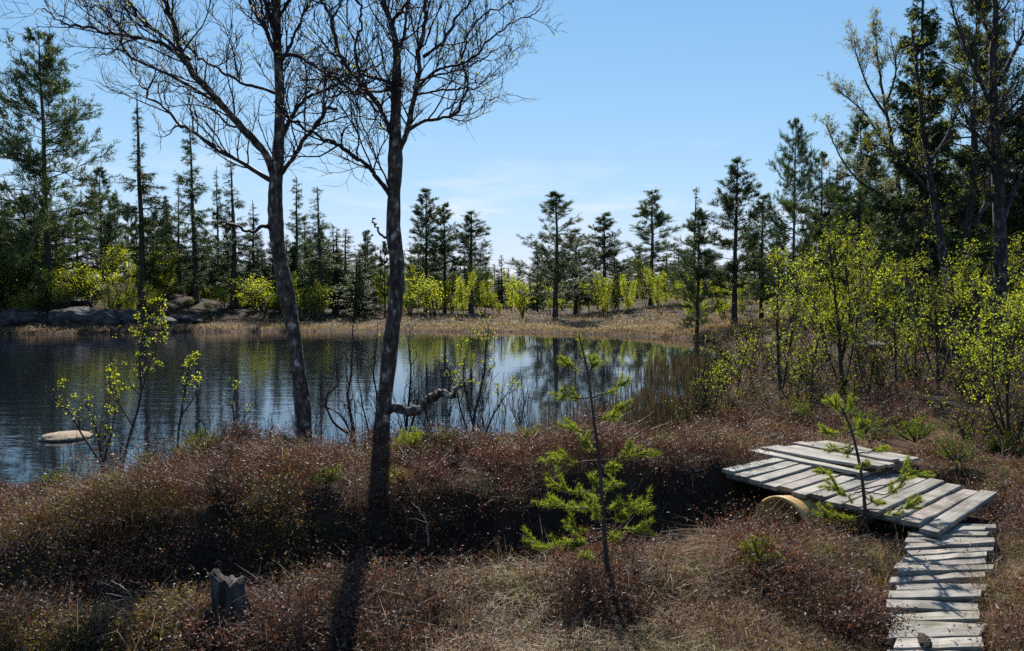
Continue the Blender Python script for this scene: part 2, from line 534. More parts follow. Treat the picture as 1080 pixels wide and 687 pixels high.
def beam(name, p, q_, wd, ht, parent, loc, shade=.6):
    p = np.asarray(p, float); q_ = np.asarray(q_, float)
    d = norm(q_ - p); s = norm(np.cross(d, (0, 0, 1))) * wd / 2; u = np.array([0, 0, ht / 2])
    V = [p - s - u, p + s - u, p + s + u, p - s + u, q_ - s - u, q_ + s - u, q_ + s + u, q_ - s + u]
    Q = [(0, 1, 2, 3), (4, 5, 6, 7), (0, 1, 5, 4), (1, 2, 6, 5), (2, 3, 7, 6), (3, 0, 4, 7)]
    L = np.linalg.norm(q_ - p)
    B = Buf(); B.add(V, Q, None, (shade,) * 3)
    return B.build(name, M['wood'], parent, smooth=False, loc=loc, uv=np.array([(0, 0), (0, .1), (0, .2), (0, .3), (L, 0), (L, .1), (L, .2), (L, .3)]))


rng = np.random.default_rng(11)
ZA = .72
ZE = .61
NL, NR, FR, FL = (onz(*p, z_)[:2] for *p, z_ in ((758, 496, ZA), (992, 559, ZE), (1053, 521, ZE), (834, 479, ZA)))
base = np.array([*(NL + FR) / 2, 0.0]); base[2] = gz(*base[:2])
fb = empty('footbridge', base, 'grey weathered plank footbridge crossing the ditch above the yellow pipe', 'footbridge')
planks('deck', (NL, NR), (FL, FR), 13, ZA, ZE, fb, rng, fill=.95, th=.04, over=.05, loc=base)
for f in (.12, .5, .88):
    a, b = lerp(NL, FL, f), lerp(NR, FR, f)
    beam('beam', (*a, ZA - .072), (*lerp(a, b, .98), ZE - .07), .09, .05, fb, base)
ZB = .758
BL, BT, BR, BB = (onz(*p, ZB)[:2] for p in ((786, 474), (872, 464), (967, 484), (905, 495)))
base = np.array([*(BL + BR) / 2, 0.0]); base[2] = gz(*base[:2])
wp = empty('wooden_platform', base, 'bright sunlit plank landing lying over the far end of the footbridge', 'landing')
planks('deck', (BB, BR), (BL, BT), 7, ZB, ZB + .005, wp, rng, fill=.94, th=.034, over=.05, loc=base)
for f in (.1, .9):
    a, b = lerp(BB, BL, f), lerp(BR, BT, f)
    a = lerp(a, b, .70)
    beam('beam', (*a, ZB - .075), (*lerp(a, b, .98), ZB - .075), .08, .07, wp, base)
ZC = .50
C1, C2, C3, C4 = (onz(*p, ZC)[:2] for p in ((962, 556), (1046, 556), (1042, 607), (944, 614)))
base = np.array([*(C1 + C3) / 2, 0.0]); base[2] = gz(*base[:2])
bw = empty('boardwalk', base, 'section of grey plank walk leading off the near end of the footbridge', 'boardwalk', 'plank walk sections')
planks('deck', (C1, C4), (C2, C3), 10, ZC + .05, ZC, bw, rng, fill=.96, th=.04, over=.05, loc=base)
for f in (.2, .8):
    a, b = lerp(C1, C2, f), lerp(C4, C3, f)
    beam('beam', (*a, ZC - .04), (*b, ZC - .09), .08, .08, bw, base)
ZD = .47
D1, D2, D3, D4 = (onz(*p, ZD)[:2] for p in ((938, 616), (1040, 616), (1022, 725), (938, 725)))
base = np.array([*(D1 + D3) / 2, 0.0]); base[2] = gz(*base[:2])
bw2 = empty('boardwalk', base, 'narrower section of grey plank walk with a small dark cone on it', 'boardwalk', 'plank walk sections')
planks('deck', (D1, D4), (D2, D3), 10, ZD, ZD, bw2, rng, fill=.95, th=.04, over=.05, loc=base)
for f in (.2, .8):
    a, b = lerp(D1, D2, f), lerp(D4, D3, f)
    beam('beam', (*a, ZD - .085), (*b, ZD - .085), .08, .08, bw2, base)


# culvert pipe: a hollow ribbed tube lying along the ditch
ax = norm(np.array([.90, .44, -.10])); sd = norm(np.array([-ax[1], ax[0], 0])); au = np.cross(sd, -ax); au = au * np.sign(au[2])
pc = at(822, 556, 6.62); pc[2] = .285
V, Q = [], []
ns, n = 40, 44
prof = []
for k in range(n):
    t = k / (n - 1) * 1.9
    prof.append((t, .355 + (.008 if (k % 4) in (1, 2) and 2 < k < n - 2 else 0)))
prof += [(1.9, .322), (0.0, .322)]
for t, r in prof:
    for j in range(ns):
        a = 2 * math.pi * j / ns
        V.append(pc + ax * t + sd * math.cos(a) * r + au * math.sin(a) * r)
m_ = len(prof)
for k in range(m_):
    k2 = (k + 1) % m_
    for j in range(ns):
        Q.append((k * ns + j, k * ns + (j + 1) % ns, k2 * ns + (j + 1) % ns, k2 * ns + j))
B = Buf(); B.add(V, Q)
base = np.array([pc[0], pc[1], 0.0])
tag(B.build('culvert_pipe', M['pipe'], loc=base), 'yellow ochre culvert pipe with its open end showing under the footbridge', 'pipe')

_f = pc[:2]; _a = ax[:2] / np.linalg.norm(ax[:2]); _s = np.array([-_a[1], _a[0]])
PIPEGAP = [_f - _a * .5 + _s * .42, _f - _a * .55 - _s * .40, _f + _a * .5 - _s * .42, _f + _a * .5 + _s * .3]
NOGO = [PIPEGAP, [NL, NR, FR, FL], [BL, BT, BR, BB], [C1, C2, C3, C4], [D1, D2, D3, D4]]

# cone on the planks
p = onz(975, 677, ZD + .03)
B = Buf(); th = np.linspace(0, np.pi, 9)
S = []
for k in range(9):
    r = .028 * math.sin(th[k]) ** .8
    for j in range(14):
        a = 2 * math.pi * j / 14 + .22 * k
        rr = r * (1 + .28 * ((j + k) % 2))
        S.append(p + np.array([rr * math.cos(a), rr * math.sin(a) * 1.0 + .045 * math.cos(th[k]), rr * math.sin(a + .4) * .9 + .004]))
Q = [(k * 14 + j, k * 14 + (j + 1) % 14, k * 14 + 14 + (j + 1) % 14, k * 14 + 14 + j) for k in range(8) for j in range(14)]
B.add(S, Q)
tag(B.build('pine_cone', M['cone'], smooth=False, loc=p), 'small dark cone lying on a plank of the narrower walk', 'cone')


# ------------------------------------------------------------------ rocks, stump, sticks
def rock(name, c, size, mat, seed, label, cat='rock', group=None, rough=.35, sub=4, flat=0):
    bm = bmesh.new(); bmesh.ops.create_icosphere(bm, subdivisions=sub, radius=1)
    for v in bm.verts:
        q_ = v.co.copy(); o = Vector((seed * 3.1, seed * 1.7, seed))
        k = 1 + rough * mnoise.fractal(q_ * 1.1 + o, 1, 2, 5) + .25 * rough * (abs(mnoise.noise(q_ * 3 + o)))
        v.co = Vector((q_.x * size[0], q_.y * size[1], q_.z * size[2])) * k
        st = .22 * size[2]
        v.co.z = v.co.z * .55 + .45 * round(v.co.z / st) * st
    me = bpy.data.meshes.new(name); bm.to_mesh(me); bm.free()
    for f in me.polygons:
        f.use_smooth = sub > 3
    me.materials.append(mat)
    o = bpy.data.objects.new(name, me); COL.objects.link(o); o.location = c
    return tag(o, label, cat, group)


p = onz(70, 455, .12)
rock('rock', (p[0], p[1], .02), (.40, .36, .085), M['tanrock'], 3, 'low flat tan rock rising from the water by the near shore', rough=.16)
for (px, py, y, sx, sy, sz, seed, lab) in [
    (22, 312, 46.5, 1.5, 1.2, .7, 1, 'dark rounded rock in the shade below the largest pine'),
    (88, 312, 46.3, 1.9, 1.1, .75, 2, 'long shadowed rock slab on the far bank above the brown grass'),
    (134, 295, 47, .95, .8, .6, 4, 'small grey ledge rock beside the trunk of the lone thin spruce'),
    (168, 322, 46.5, 1.1, .8, .4, 6, 'low grey rock behind the trunk of the lone thin spruce'),
    (60, 280, 50, 1.6, 1.1, .45, 5, 'mossy rock ledge high on the slope under the largest pine'),
    (198, 320, 48, .9, .7, .35, 9, 'small dark rock at the foot of the paired slim spruces')]:
    c = at(px, py, y); c[2] = min(c[2], gz(c[0], c[1]) + sz * .45)
    rock('rock', c, (sx, sy, sz), M['rock'], seed, lab)
for (px, py, y, sx, sy, sz, seed, lab) in [(930, 326, 28, .95, .5, .16, 7, 'pale sunlit rock slab in the clearing beneath the tall spruce'),
                                           (924, 358, 22, .7, .4, .12, 8, 'smaller pale rock lying just below the sunlit slab')]:
    c = at(px, py, y); c[2] = gz(c[0], c[1]) + .08
    rock('rock', c, (sx, sy, sz), M['palerock'], seed, lab)

# stump
b0 = gp(238, 4.45); base = b0.copy()
V, Q = [], []
ns, nr = 72, 18
for k in range(nr):
    f = k / (nr - 1)
    for j in range(ns):
        a = 2 * math.pi * j / ns
        r = (.10 + .075 * (1 - f) ** 2.5) * (1 + .16 * mnoise.noise(Vector((math.cos(a) * 2.2, math.sin(a) * 2.2, f * .6))) + .10 * mnoise.noise(Vector((math.cos(a) * 7, math.sin(a) * 7, f))) + .05 * mnoise.noise(Vector((math.cos(a) * 14, math.sin(a) * 14, f * 3))))
        hgt = .31 + .05 * mnoise.noise(Vector((math.cos(a) * 1.8, math.sin(a) * 1.8, 7))) + .022 * mnoise.noise(Vector((math.cos(a) * 5, math.sin(a) * 5, 3))) - .03 * math.cos(a)
        V.append(b0 + np.array([r * math.cos(a) - .03 * f, r * math.sin(a) * .8, -.05 + f * (hgt + .05)]))
for k in range(nr - 1):
    for j in range(ns):
        Q.append((k * ns + j, k * ns + (j + 1) % ns, (k + 1) * ns + (j + 1) % ns, (k + 1) * ns + j))
top = (nr - 1) * ns
ctr = len(V); V.append(b0 + np.array([-.03, 0, .24]))
T = [(top + j, top + (j + 1) % ns, ctr) for j in range(ns)]
B = Buf(); B.add(V, Q, T)
tag(B.build('tree_stump', M['stump'], loc=base), 'weathered grey tree stump with a jagged top at the edge of the dark ditch', 'stump')

rng = np.random.default_rng(21)


def stick(pts, y0, y1, r, label, forks=2):
    P_ = catmull([at(px, py, lerp(y0, y1, i / (len(pts) - 1))) for i, (px, py) in enumerate(pts)], 16)
    P_ += rng.normal(0, .006, P_.shape)
    B = Buf(); tubes(B, P_, np.linspace(r, r * .35, 16), 6)
    idx = np.zeros(forks, int)
    if forks:
        S, D = spawn(P_[None], idx, rng.uniform(.35, .8, forks), rng.uniform(.4, .8, forks), rng)
        tubes(B, grow(S, D, np.full(forks, .18), 5, .15, 0, rng), np.linspace(r * .5, r * .2, 6)[None].repeat(forks, 0), 5)
    tag(B.build('dead_branch', M['stick'], loc=P_[0]), label, 'branch')


stick([(157, 680), (150, 655), (138, 628), (118, 612)], 4.5, 4.8, .006, 'pale bare curved stick standing beside the stump over the dark ditch', 3)
stick([(285, 633), (297, 622), (306, 617)], 5.2, 5.4, .004, 'short pale twig poking from the dark ditch bank', 1)
stick([(452, 575), (450, 552), (440, 535), (434, 530)], 6.1, 6.3, .006, 'thin pale curved stick leaning on the heather bank between birch and pine', 1)
stick([(184, 511), (210, 506), (232, 503), (262, 500)], 8.0, 8.1, .012, 'grey fallen branch lying in the heather by the near shore', 3)
stick([(268, 672), (252, 668), (228, 664), (205, 655)], 4.4, 4.5, .006, 'dry crooked stick lying at the foot of the stump', 2)

print('setting', round(time.time() - T0, 1))
exec_conifers = True

# ------------------------------------------------------------------ conifers
GREEN_P = 1.35 * np.array([(.042, .066, .022), (.055, .078, .024), (.075, .095, .027), (.03, .05, .022)])
GREEN_S = 1.3 * np.array([(.030, .052, .018), (.042, .066, .02), (.058, .078, .022), (.022, .04, .018)])


def conifer(kind, seed, h=10.0, half=2.0, crown0=.15, nbr=60, needle=.19, wide=.024, dens=1.0, dead=0.1, spire=0.0):
    rng = np.random.default_rng(seed)
    tb, cb = Buf(), Buf()
    zt = np.linspace(0, h, 14)
    tr = np.stack([.06 * np.cumsum(rng.normal(0, .5, 14)) * .5, .06 * np.cumsum(rng.normal(0, .5, 14)) * .5, zt], -1)
    tr[:, :2] -= tr[0, :2]
    rad = h * .0115 * (1 - zt / h) ** .8 + .012
    rad[0] *= 1.3
    tubes(tb, tr, rad, 8)
    # branches
    t = np.sort(rng.uniform(0, 1, nbr) ** (1.0 if kind != 'spruce' else .9))
    if kind == 'spruce':
        pr = (1 - t) ** .75 * .95 + .05
        if spire:
            pr *= np.where(t > 1 - spire, .35, 1)
        elev = lerp(-.45, .35, t)
    elif kind == 'plates':
        pr = np.interp(t, [0, .25, .5, .75, .9, 1], [.8, .95, 1, .66, .46, .12])
        elev = lerp(-.25, .55, t)
    elif kind == 'young':
        pr = np.interp(t, [0, .2, .5, .8, 1], [.6, 1, .82, .42, .1])
        elev = lerp(.15, .8, t)
    else:
        pr = np.interp(t, [0, .25, .5, .75, .9, 1], [.7, 1, .88, .62, .36, .1])
        elev = lerp(-.15, .7, t)
    Lb = half * pr * rng.uniform(.55, 1.15, nbr)
    az = rng.uniform(0, 2 * np.pi, nbr)
    zb = h * (crown0 + (1 - crown0) * t * .985)
    S = np.stack([np.interp(zb, zt, tr[:, k]) for k in range(3)], -1)
    D = np.stack([np.cos(az) * np.cos(elev), np.sin(az) * np.cos(elev), np.sin(elev)], -1)
    P = grow(S, D, Lb, 7, .10 if kind == 'spruce' else .16, .10 if kind == 'spruce' else .07, rng)
    tubes(tb, P, (.006 + .018 * Lb / half)[:, None] * np.linspace(1, .3, 8)[None], 4)
    # dead lower branches
    nd = int(nbr * dead)
    if nd:
        zd = h * rng.uniform(.08, max(crown0, .2), nd); a = rng.uniform(0, 6.28, nd)
        S2 = np.stack([np.interp(zd, zt, tr[:, 0]), np.interp(zd, zt, tr[:, 1]), zd], -1)
        D2 = np.stack([np.cos(a), np.sin(a), -.15 + 0 * a], -1)
        tubes(tb, grow(S2, D2, half * rng.uniform(.2, .55, nd), 5, .2, .02, rng), np.linspace(.016, .005, 6)[None].repeat(nd, 0), 4)
    green = GREEN_S if kind == 'spruce' else GREEN_P
    if kind == 'spruce':
        m = np.maximum((Lb / half * 24 * dens).astype(int), 4); idx = np.repeat(np.arange(nbr), m)
        tt = rng.uniform(.06, 1, len(idx))
        S3, D3 = spawn(P, idx, tt, rng.uniform(.5, 1.1, len(idx)), rng)
        D3 = norm(D3 * np.array([1, 1, .5]) + np.array([0, 0, -.35]))
        L3 = (Lb[idx] * .30 * (1.15 - tt * .7) + .10) * rng.uniform(.6, 1.2, len(idx))
        P3 = grow(S3, D3, L3, 3, .12, -.05, rng)
        k = np.maximum((L3 / needle * 11).astype(int), 5); j = np.repeat(np.arange(len(P3)), k)
        Sn, tn = pick(P3[j], rng.uniform(0, 1, len(j)))
        Dn = norm(tn * .7 + .75 * rng.normal(size=tn.shape) + np.array([0, 0, -.15]))
        shade = rng.uniform(.7, 1.3, len(P3))[j]
        sz = needle
    else:
        m = np.maximum((Lb / half * 26 * dens).astype(int), 6); idx = np.repeat(np.arange(nbr), m)
        tt = rng.uniform(.15, 1, len(idx)) ** .9
        S3, D3 = spawn(P, idx, tt, rng.uniform(.4, 1.0, len(idx)), rng)
        D3 = norm(D3 * np.array([1, 1, .45]) + np.array([0, 0, .12 if kind == 'plates' else .22]))
        L3 = (Lb[idx] * .26 + .10) * rng.uniform(.5, 1.2, len(idx))
        P3 = grow(S3, D3, L3, 3, .15, .12, rng)
        tubes(tb, P3, np.linspace(.010, .004, 4)[None].repeat(len(P3), 0), 3)
        k = rng.integers(18, 30, len(P3)); j = np.repeat(np.arange(len(P3)), k)
        Sn, tn = pick(P3[j], rng.uniform(.35, 1, len(j)))
        Sn = Sn + rng.normal(0, .035, Sn.shape)
        Dn = norm(tn * .8 + .75 * rng.normal(size=tn.shape) + np.array([0, 0, .25]))
        shade = rng.uniform(.65, 1.35, len(P3))[j]
        sz = needle
    c = green[rng.integers(0, len(green), len(j))] * shade[:, None]
    needles(cb, Sn, Dn, sz * rng.uniform(.6, 1.2, len(j)), wide * rng.uniform(.7, 1.3, len(j)), rng, c)
    return tb, cb


TPL = {}
SPEC = {
    'plates': ('plates', 1, dict(half=2.35, crown0=.10, nbr=125, dens=.8, needle=.17, wide=.026)),
    'pine_a': ('pine', 2, dict(half=1.75, crown0=.12, nbr=92, dens=.8)),
    'pine_b': ('pine', 3, dict(half=1.6, crown0=.15, nbr=84, dens=.75)),
    'pine_c': ('pine', 4, dict(half=1.5, crown0=.16, nbr=70, dens=.7)),
    'pine_full': ('pine', 5, dict(half=2.2, crown0=.08, nbr=105, dens=.9)),
    'young': ('young', 6, dict(half=2.3, crown0=.13, nbr=80, dens=.7, needle=.19)),
    'slim_a': ('spruce', 7, dict(half=1.35, crown0=.10, nbr=95)),
    'slim_b': ('spruce', 8, dict(half=1.2, crown0=.14, nbr=80, dens=.85)),
    'slim_c': ('spruce', 9, dict(half=1.0, crown0=.08, nbr=85)),
    'spire': ('spruce', 10, dict(half=1.35, crown0=.12, nbr=75, spire=.36, dens=.85)),
    'full': ('spruce', 12, dict(half=2.0, crown0=.06, nbr=130, dens=1.2)),
    'tall_a': ('spruce', 13, dict(half=1.55, crown0=.12, nbr=190, needle=.10, wide=.024, dens=1.6)),
    'tall_b': ('plates', 14, dict(half=1.7, crown0=.2, nbr=130, needle=.11, wide=.024, dens=1.8)),
}
HALF = {k: v[2]['half'] for k, v in SPEC.items()}


def place_conifer(kind, px, top, D, half_px, label, group=None, rz=None, cat=None):
    g = gp(px, D)
    H = at(px, top, D)[2] - g[2]
    W = half_px / F * D * (1.22 if kind.startswith('slim') or kind == 'spire' else 1.25 if kind in ('pine_a', 'pine_b', 'young') else 1.0)
    nm = 'pine_tree' if SPEC[kind][0] != 'spruce' else 'spruce_tree'
    if kind not in TPL:
        k, seed, kw = SPEC[kind]
        tb, cb = conifer(k, seed, **kw)
        o = empty(nm, (0, 0, 0))
        tb.build('trunk', M['bark'], o); cb.build('crown', M['needle'], o, smooth=False)
        TPL[kind] = o
    else:
        o = copy_tree(TPL[kind]); o.name = nm
        for k_ in ('group',):
            if k_ in o:
                del o[k_]
    o.location = (g[0], g[1], g[2] - .05)
    s = W / HALF[kind]
    o.scale = (s, s, H / 10.0)
    o.rotation_euler = (0, 0, (px * 1.37 + D * 2.1) % 6.28 if rz is None else rz)
    tag(o, label, cat or ('pine' if nm == 'pine_tree' else 'spruce'), group)
    return o


CON = [
    ('plates', 52, 36, 45, 66, 'largest dark pine with broad drooping limbs above the shaded rocks'),
    ('pine_full', 108, 176, 48, 30, 'shorter full pine pressed against the largest dark pine'),
    ('full', -6, 165, 43, 36, 'dark spruce at the outer edge beyond the largest pine'),
    ('pine_full', 28, 205, 47, 40, 'low dark pine filling the slope under the largest pine'),
    ('full', 82, 215, 50, 26, 'low dense spruce on the slope behind the largest pine'),
    ('spire', 152, 92, 44, 30, 'tall lone spruce with a bare thin spire above the far bank'),
    ('slim_a', 207, 128, 47, 26, 'tall slim spruce next past the bare-spired one, with level branches'),
    ('slim_b', 191, 196, 50, 14, 'short thin spruce just before the tall slim level-branched spruce'),
    ('slim_c', 231, 174, 53, 10, 'needle-thin spruce between two wider slim spruces'),
    ('slim_b', 246, 168, 48, 24, 'dark slim spruce just before the leaning birch trunk'),
    ('slim_c', 268, 210, 52, 14, 'small pointed spruce seen hard against the leaning birch trunk'),
    ('full', 172, 225, 52, 22, 'low bushy spruce behind the trunk of the bare-spired spruce'),
    ('slim_a', 313, 186, 51, 19, 'slim pointed spruce just past the leaning birch trunk'),
    ('slim_b', 336, 196, 49, 24, 'sparse slim spruce standing midway between the two birches'),
    ('slim_c', 323, 226, 56, 12, 'short narrow spruce wedged between two taller ones between the birches'),
    ('slim_c', 292, 232, 54, 14, 'low dark spruce hidden partly behind the leaning birch'),
    ('slim_b', 352, 236, 54, 15, 'short spruce at the shoulder of the sparse slim spruce'),
    ('pine_c', 388, 242, 62, 17, 'small distant pine with a tiny crown near the upright birch trunk'),
    ('pine_b', 449, 198, 53, 22, 'tall open pine nearest past the upright birch trunk'),
    ('pine_a', 469, 214, 51, 22, 'fuller pine touching the tall open one past the birch'),
    ('pine_b', 497, 222, 49, 27, 'broad round-topped pine third past the upright birch'),
    ('slim_a', 530, 268, 75, 10, 'tiny pointed distant spruce in the open sky gap'),
    ('young', 585, 203, 41.5, 44, 'prominent open young pine with upswept limbs on the far shore'),
    ('pine_a', 607, 242, 44, 26, 'shorter pine overlapping the prominent young pine'),
    ('full', 567, 258, 53, 16, 'dark low spruce behind the prominent young pine'),
    ('pine_a', 637, 224, 49, 28, 'dark pine with a rounded crown next past the prominent young pine'),
    ('pine_b', 686, 200, 47, 27, 'tall level-branched pine in the middle of the far shore'),
    ('slim_b', 733, 196, 60, 17, 'thin distant spruce top poking up behind the dense dark pine'),
    ('pine_full', 735, 220, 38.5, 34, 'dense dark bushy pine standing at the water where the shores meet'),
    ('pine_b', 775, 165, 38, 32, 'tall grey-green open pine above the dense dark one'),
    ('pine_a', 803, 205, 42, 26, 'low pine filling the gap before the layered dark pine'),
    ('plates', 836, 127, 36, 34, 'layered dark pine with flat branches standing before the forest edge'),
    ('pine_c', 864, 158, 39, 26, 'pine with sparse crown leaning on the layered dark pine'),
    ('pine_full', 905, 120, 31, 48, 'broad pine at the forest edge under the pale leafing birch'),
    ('tall_a', 968, -48, 21, 56, 'tallest dark spruce rising out of the top of the view'),
    ('tall_b', 1020, -10, 27, 50, 'tall dark pine behind the trunk of the great bare birch'),
    ('tall_a', 1078, 60, 25, 46, 'dark spruce at the outer edge behind the great bare birch'),
    ('full', 935, 205, 28, 44, 'green spruce of middle height below the tallest dark spruce'),
    ('pine_full', 1000, 190, 26, 40, 'mid-green pine filling the wood below the tallest spruce'),
    ('full', 1050, 185, 24, 46, 'shady spruce among the trunks of the great bare birch'),
    ('full', 884, 225, 36, 34, 'low dark spruce at the foot of the broad forest-edge pine'),
    ('tall_a', 1120, 20, 23, 60, 'outermost tall spruce just beyond the great bare birch'),
]
for c in CON:
    c = list(c)
    if c[1] == 585 or c[1] == 606:
        c[3] += 19
    elif 360 < c[1] < 730:
        c[3] += 30
    elif 95 < c[1] < 730 and c[3] < 60:
        c[3] += 8.5
    elif c[1] <= 95:
        c[3] += 4
    place_conifer(*c)
# far forest: small distant trees nothing tells apart
rng = np.random.default_rng(77)
lab = 'small distant conifer in the dark band of forest behind the far bank'
for px in np.arange(150, 880, 5.6):
    px = px + rng.uniform(-5, 5)
    D = rng.uniform(62, 92) if px < 350 else rng.uniform(100, 135)
    top = rng.uniform(256, 292) if px > 360 else rng.uniform(252, 284)
    if 515 < px < 560 or 395 < px < 425: top = rng.uniform(277, 292)
    place_conifer(rng.choice(['slim_a', 'slim_b', 'full', 'pine_a', 'full']), px, top, D, rng.uniform(10, 17), lab, 'distant conifers behind the far bank', cat='conifer')
lab = 'shadowy conifer deep in the wood behind the tallest spruce and the great bare birch'
for px in np.arange(868, 1180, 8.5):
    px = px + rng.uniform(-8, 8)
    D = rng.uniform(34, 52)
    place_conifer(rng.choice(['slim_a', 'full', 'full', 'pine_full']), px, rng.uniform(125, 240), D, rng.uniform(24, 38), lab, 'conifers deep in the wood', cat='conifer')
lab = 'shadowy conifer filling the wood behind the largest pine and the slim spruces'
for px in np.arange(-60, 400, 8.5):
    px = px + rng.uniform(-8, 8)
    if px < 170 and rng.random() < .35:
        continue
    place_conifer(rng.choice(['full', 'pine_full', 'slim_a', 'slim_a']), px, rng.uniform(200, 245) if px < 180 else rng.uniform(236, 278), rng.uniform(58, 68), rng.uniform(13, 22) if px > 120 else rng.uniform(18, 28), lab, 'conifers filling the wood behind the largest pine', cat='conifer')
print('conifers', round(time.time() - T0, 1))

# ------------------------------------------------------------------ the two big birches
LEAFC = np.array([(.19, .23, .045), (.25, .27, .05), (.13, .165, .035), (.30, .30, .07), (.085, .11, .03)])
BUDC = np.array([(.22, .24, .09), (.30, .30, .13), (.16, .15, .07)])


def px_path(pts, y0, y1, n):
    m = len(pts)
    P = np.array([at(a, b, lerp(y0, y1, (i / (m - 1)) ** 1.2)) for i, (a, b) in enumerate(pts)])
    return catmull(P, n)


def rough_tube(buf, P, R, sides, rng, amp=.10):
    """a tube with lumps and slight crookedness"""
    n0 = buf.n
    k = rng.uniform(0, 100)
    s = np.arange(len(P))
    R = R * (1 + amp * vnoise(s * .45 + k, s * 0, 3) + amp * .6 * vnoise(s * 1.3 + k, s * 0, 4))
    tubes(buf, P, R, sides)
    V = buf.V[-1].reshape(len(P), sides, 3)
    a = np.arange(sides)[None] * 6.283 / sides
    nz = vnoise(np.cos(a) * 1.6 + s[:, None] * .3 + k, np.sin(a) * 1.6 + s[:, None] * .17, 8) * .12 + vnoise(np.cos(a) * 4 + s[:, None] * .9 + k, np.sin(a) * 4, 9) * .06
    V = P[:, None] + (V - P[:, None]) * (1 + nz[..., None])
    buf.V[-1] = V.reshape(-1, 3)


def big_birch(base_px, D, trunk, trunk_w, limbs, label, seed, buds=900, extra=None):
    rng = np.random.default_rng(seed)
    tp = px_path(trunk, D, D, 60)
    root = tp[0].copy(); root[2] = gz(root[0], root[1])
    o = empty('birch_tree', root, label, 'birch')
    w = np.interp(np.linspace(0, 1, 60), np.linspace(0, 1, len(trunk_w)), trunk_w) / F * D / 2 * .86
    B = Buf(); rough_tube(B, tp, w, 18, rng, .09)
    B.build('trunk', M['birch'], o, loc=root)
    tw, bb = Buf(), Buf()
    alllimb = [(tp[int(60 * .45):], w[int(60 * .45):], True)]
    for pts, w0, w1, dy, kind in limbs:
        n = max(14, len(pts) * 7)
        P = px_path(pts, D, D + dy, n)
        st = np.cumsum(rng.normal(0, .023, P.shape), 0); st -= np.linspace(0, 1, n)[:, None] * st[-1] * .5
        P = P + st * np.linspace(0, 1, n)[:, None]
        Rr = np.linspace(w0, w1, n) / F * D / 2 * (.74 if kind else .85)
        B = Buf(); rough_tube(B, P, Rr, 10, rng, .14)
        B.build('limb', M['birch' if w0 > 7 else 'twig'], o, loc=root)
        if kind:
            alllimb.append((P, Rr, False))
    pts_all = []
    for P, Rr, main in alllimb:
        L = np.linalg.norm(np.diff(P, axis=0), axis=1).sum()
        n1 = max(5, int(L * (5 if main else 7)))
        Pm = P[None]
        t = rng.uniform(.12, 1, n1); t[-1] = 1.0
        S, Dr = spawn(Pm, np.zeros(n1, int), t, rng.uniform(.45, 1.1, n1), rng)
        Dr = norm(Dr + np.array([0, 0, .25]))
        L1 = rng.uniform(.35, 1.1, n1) * (1.15 - .45 * t)
        P1 = grow(S, Dr, L1, 8, .17, .06, rng)
        r1 = np.minimum(np.interp(t, np.linspace(0, 1, len(Rr)), Rr) * .6, .011)
        tubes(tw, P1, r1[:, None] * np.linspace(1, .35, 9)[None], 5)
        i2 = np.repeat(np.arange(n1), 7); t2 = rng.uniform(.15, 1, len(i2))
        S, Dr = spawn(P1, i2, t2, rng.uniform(.4, 1.0, len(i2)), rng)
        L2 = L1[i2] * rng.uniform(.25, .6, len(i2)) * (1.2 - .6 * t2)
        P2 = grow(S, norm(Dr + np.array([0, 0, .2])), L2, 5, .2, .07, rng)
        tubes(tw, P2, np.minimum(r1[i2] * .5, .005)[:, None] * np.linspace(1, .45, 6)[None], 4)
        i3 = np.repeat(np.arange(len(P2)), 2); t3 = rng.uniform(.2, 1, len(i3))
        S, Dr = spawn(P2, i3, t3, rng.uniform(.4, 1.0, len(i3)), rng)
        L3 = L2[i3] * rng.uniform(.25, .6, len(i3)) + .04
        P3 = grow(S, norm(Dr + np.array([0, 0, .15])), L3, 3, .2, .06, rng)
        tubes(tw, P3, np.full((len(P3), 1), .0028) * np.linspace(1, .5, 4)[None], 3)
        pts_all.append(P3[:, -1]); pts_all.append(P2[:, -1])
    tw.build('crown', M['twig'], o, loc=root)
    A = np.vstack(pts_all)
    A = A[rng.random(len(A)) < sstep(4.2, 6.2, A[:, 2]) * .75 + .05]
    A = A[rng.integers(0, len(A), buds)] + rng.normal(0, .008, (buds, 3))
    leaves(bb, A, .026, rng, BUDC)
    bb.build('leaf_buds', M['leaf'], o, smooth=False, loc=root)
    if extra:
        extra(o, root, rng)
    return o


def nest(px, py, D, r):
    def f(o, root, rng):
        B = Buf(); c = at(px, py, D); n = 90
        S = c + rng.normal(0, r * .3, (n, 3))
        tubes(B, grow(S, rng.normal(size=(n, 3)), np.full(n, r * 1.5), 4, .3, 0, rng), np.full((n, 5), .005), 3)
        B.build('twig_knot', M['twig'], o, loc=root)
    return f


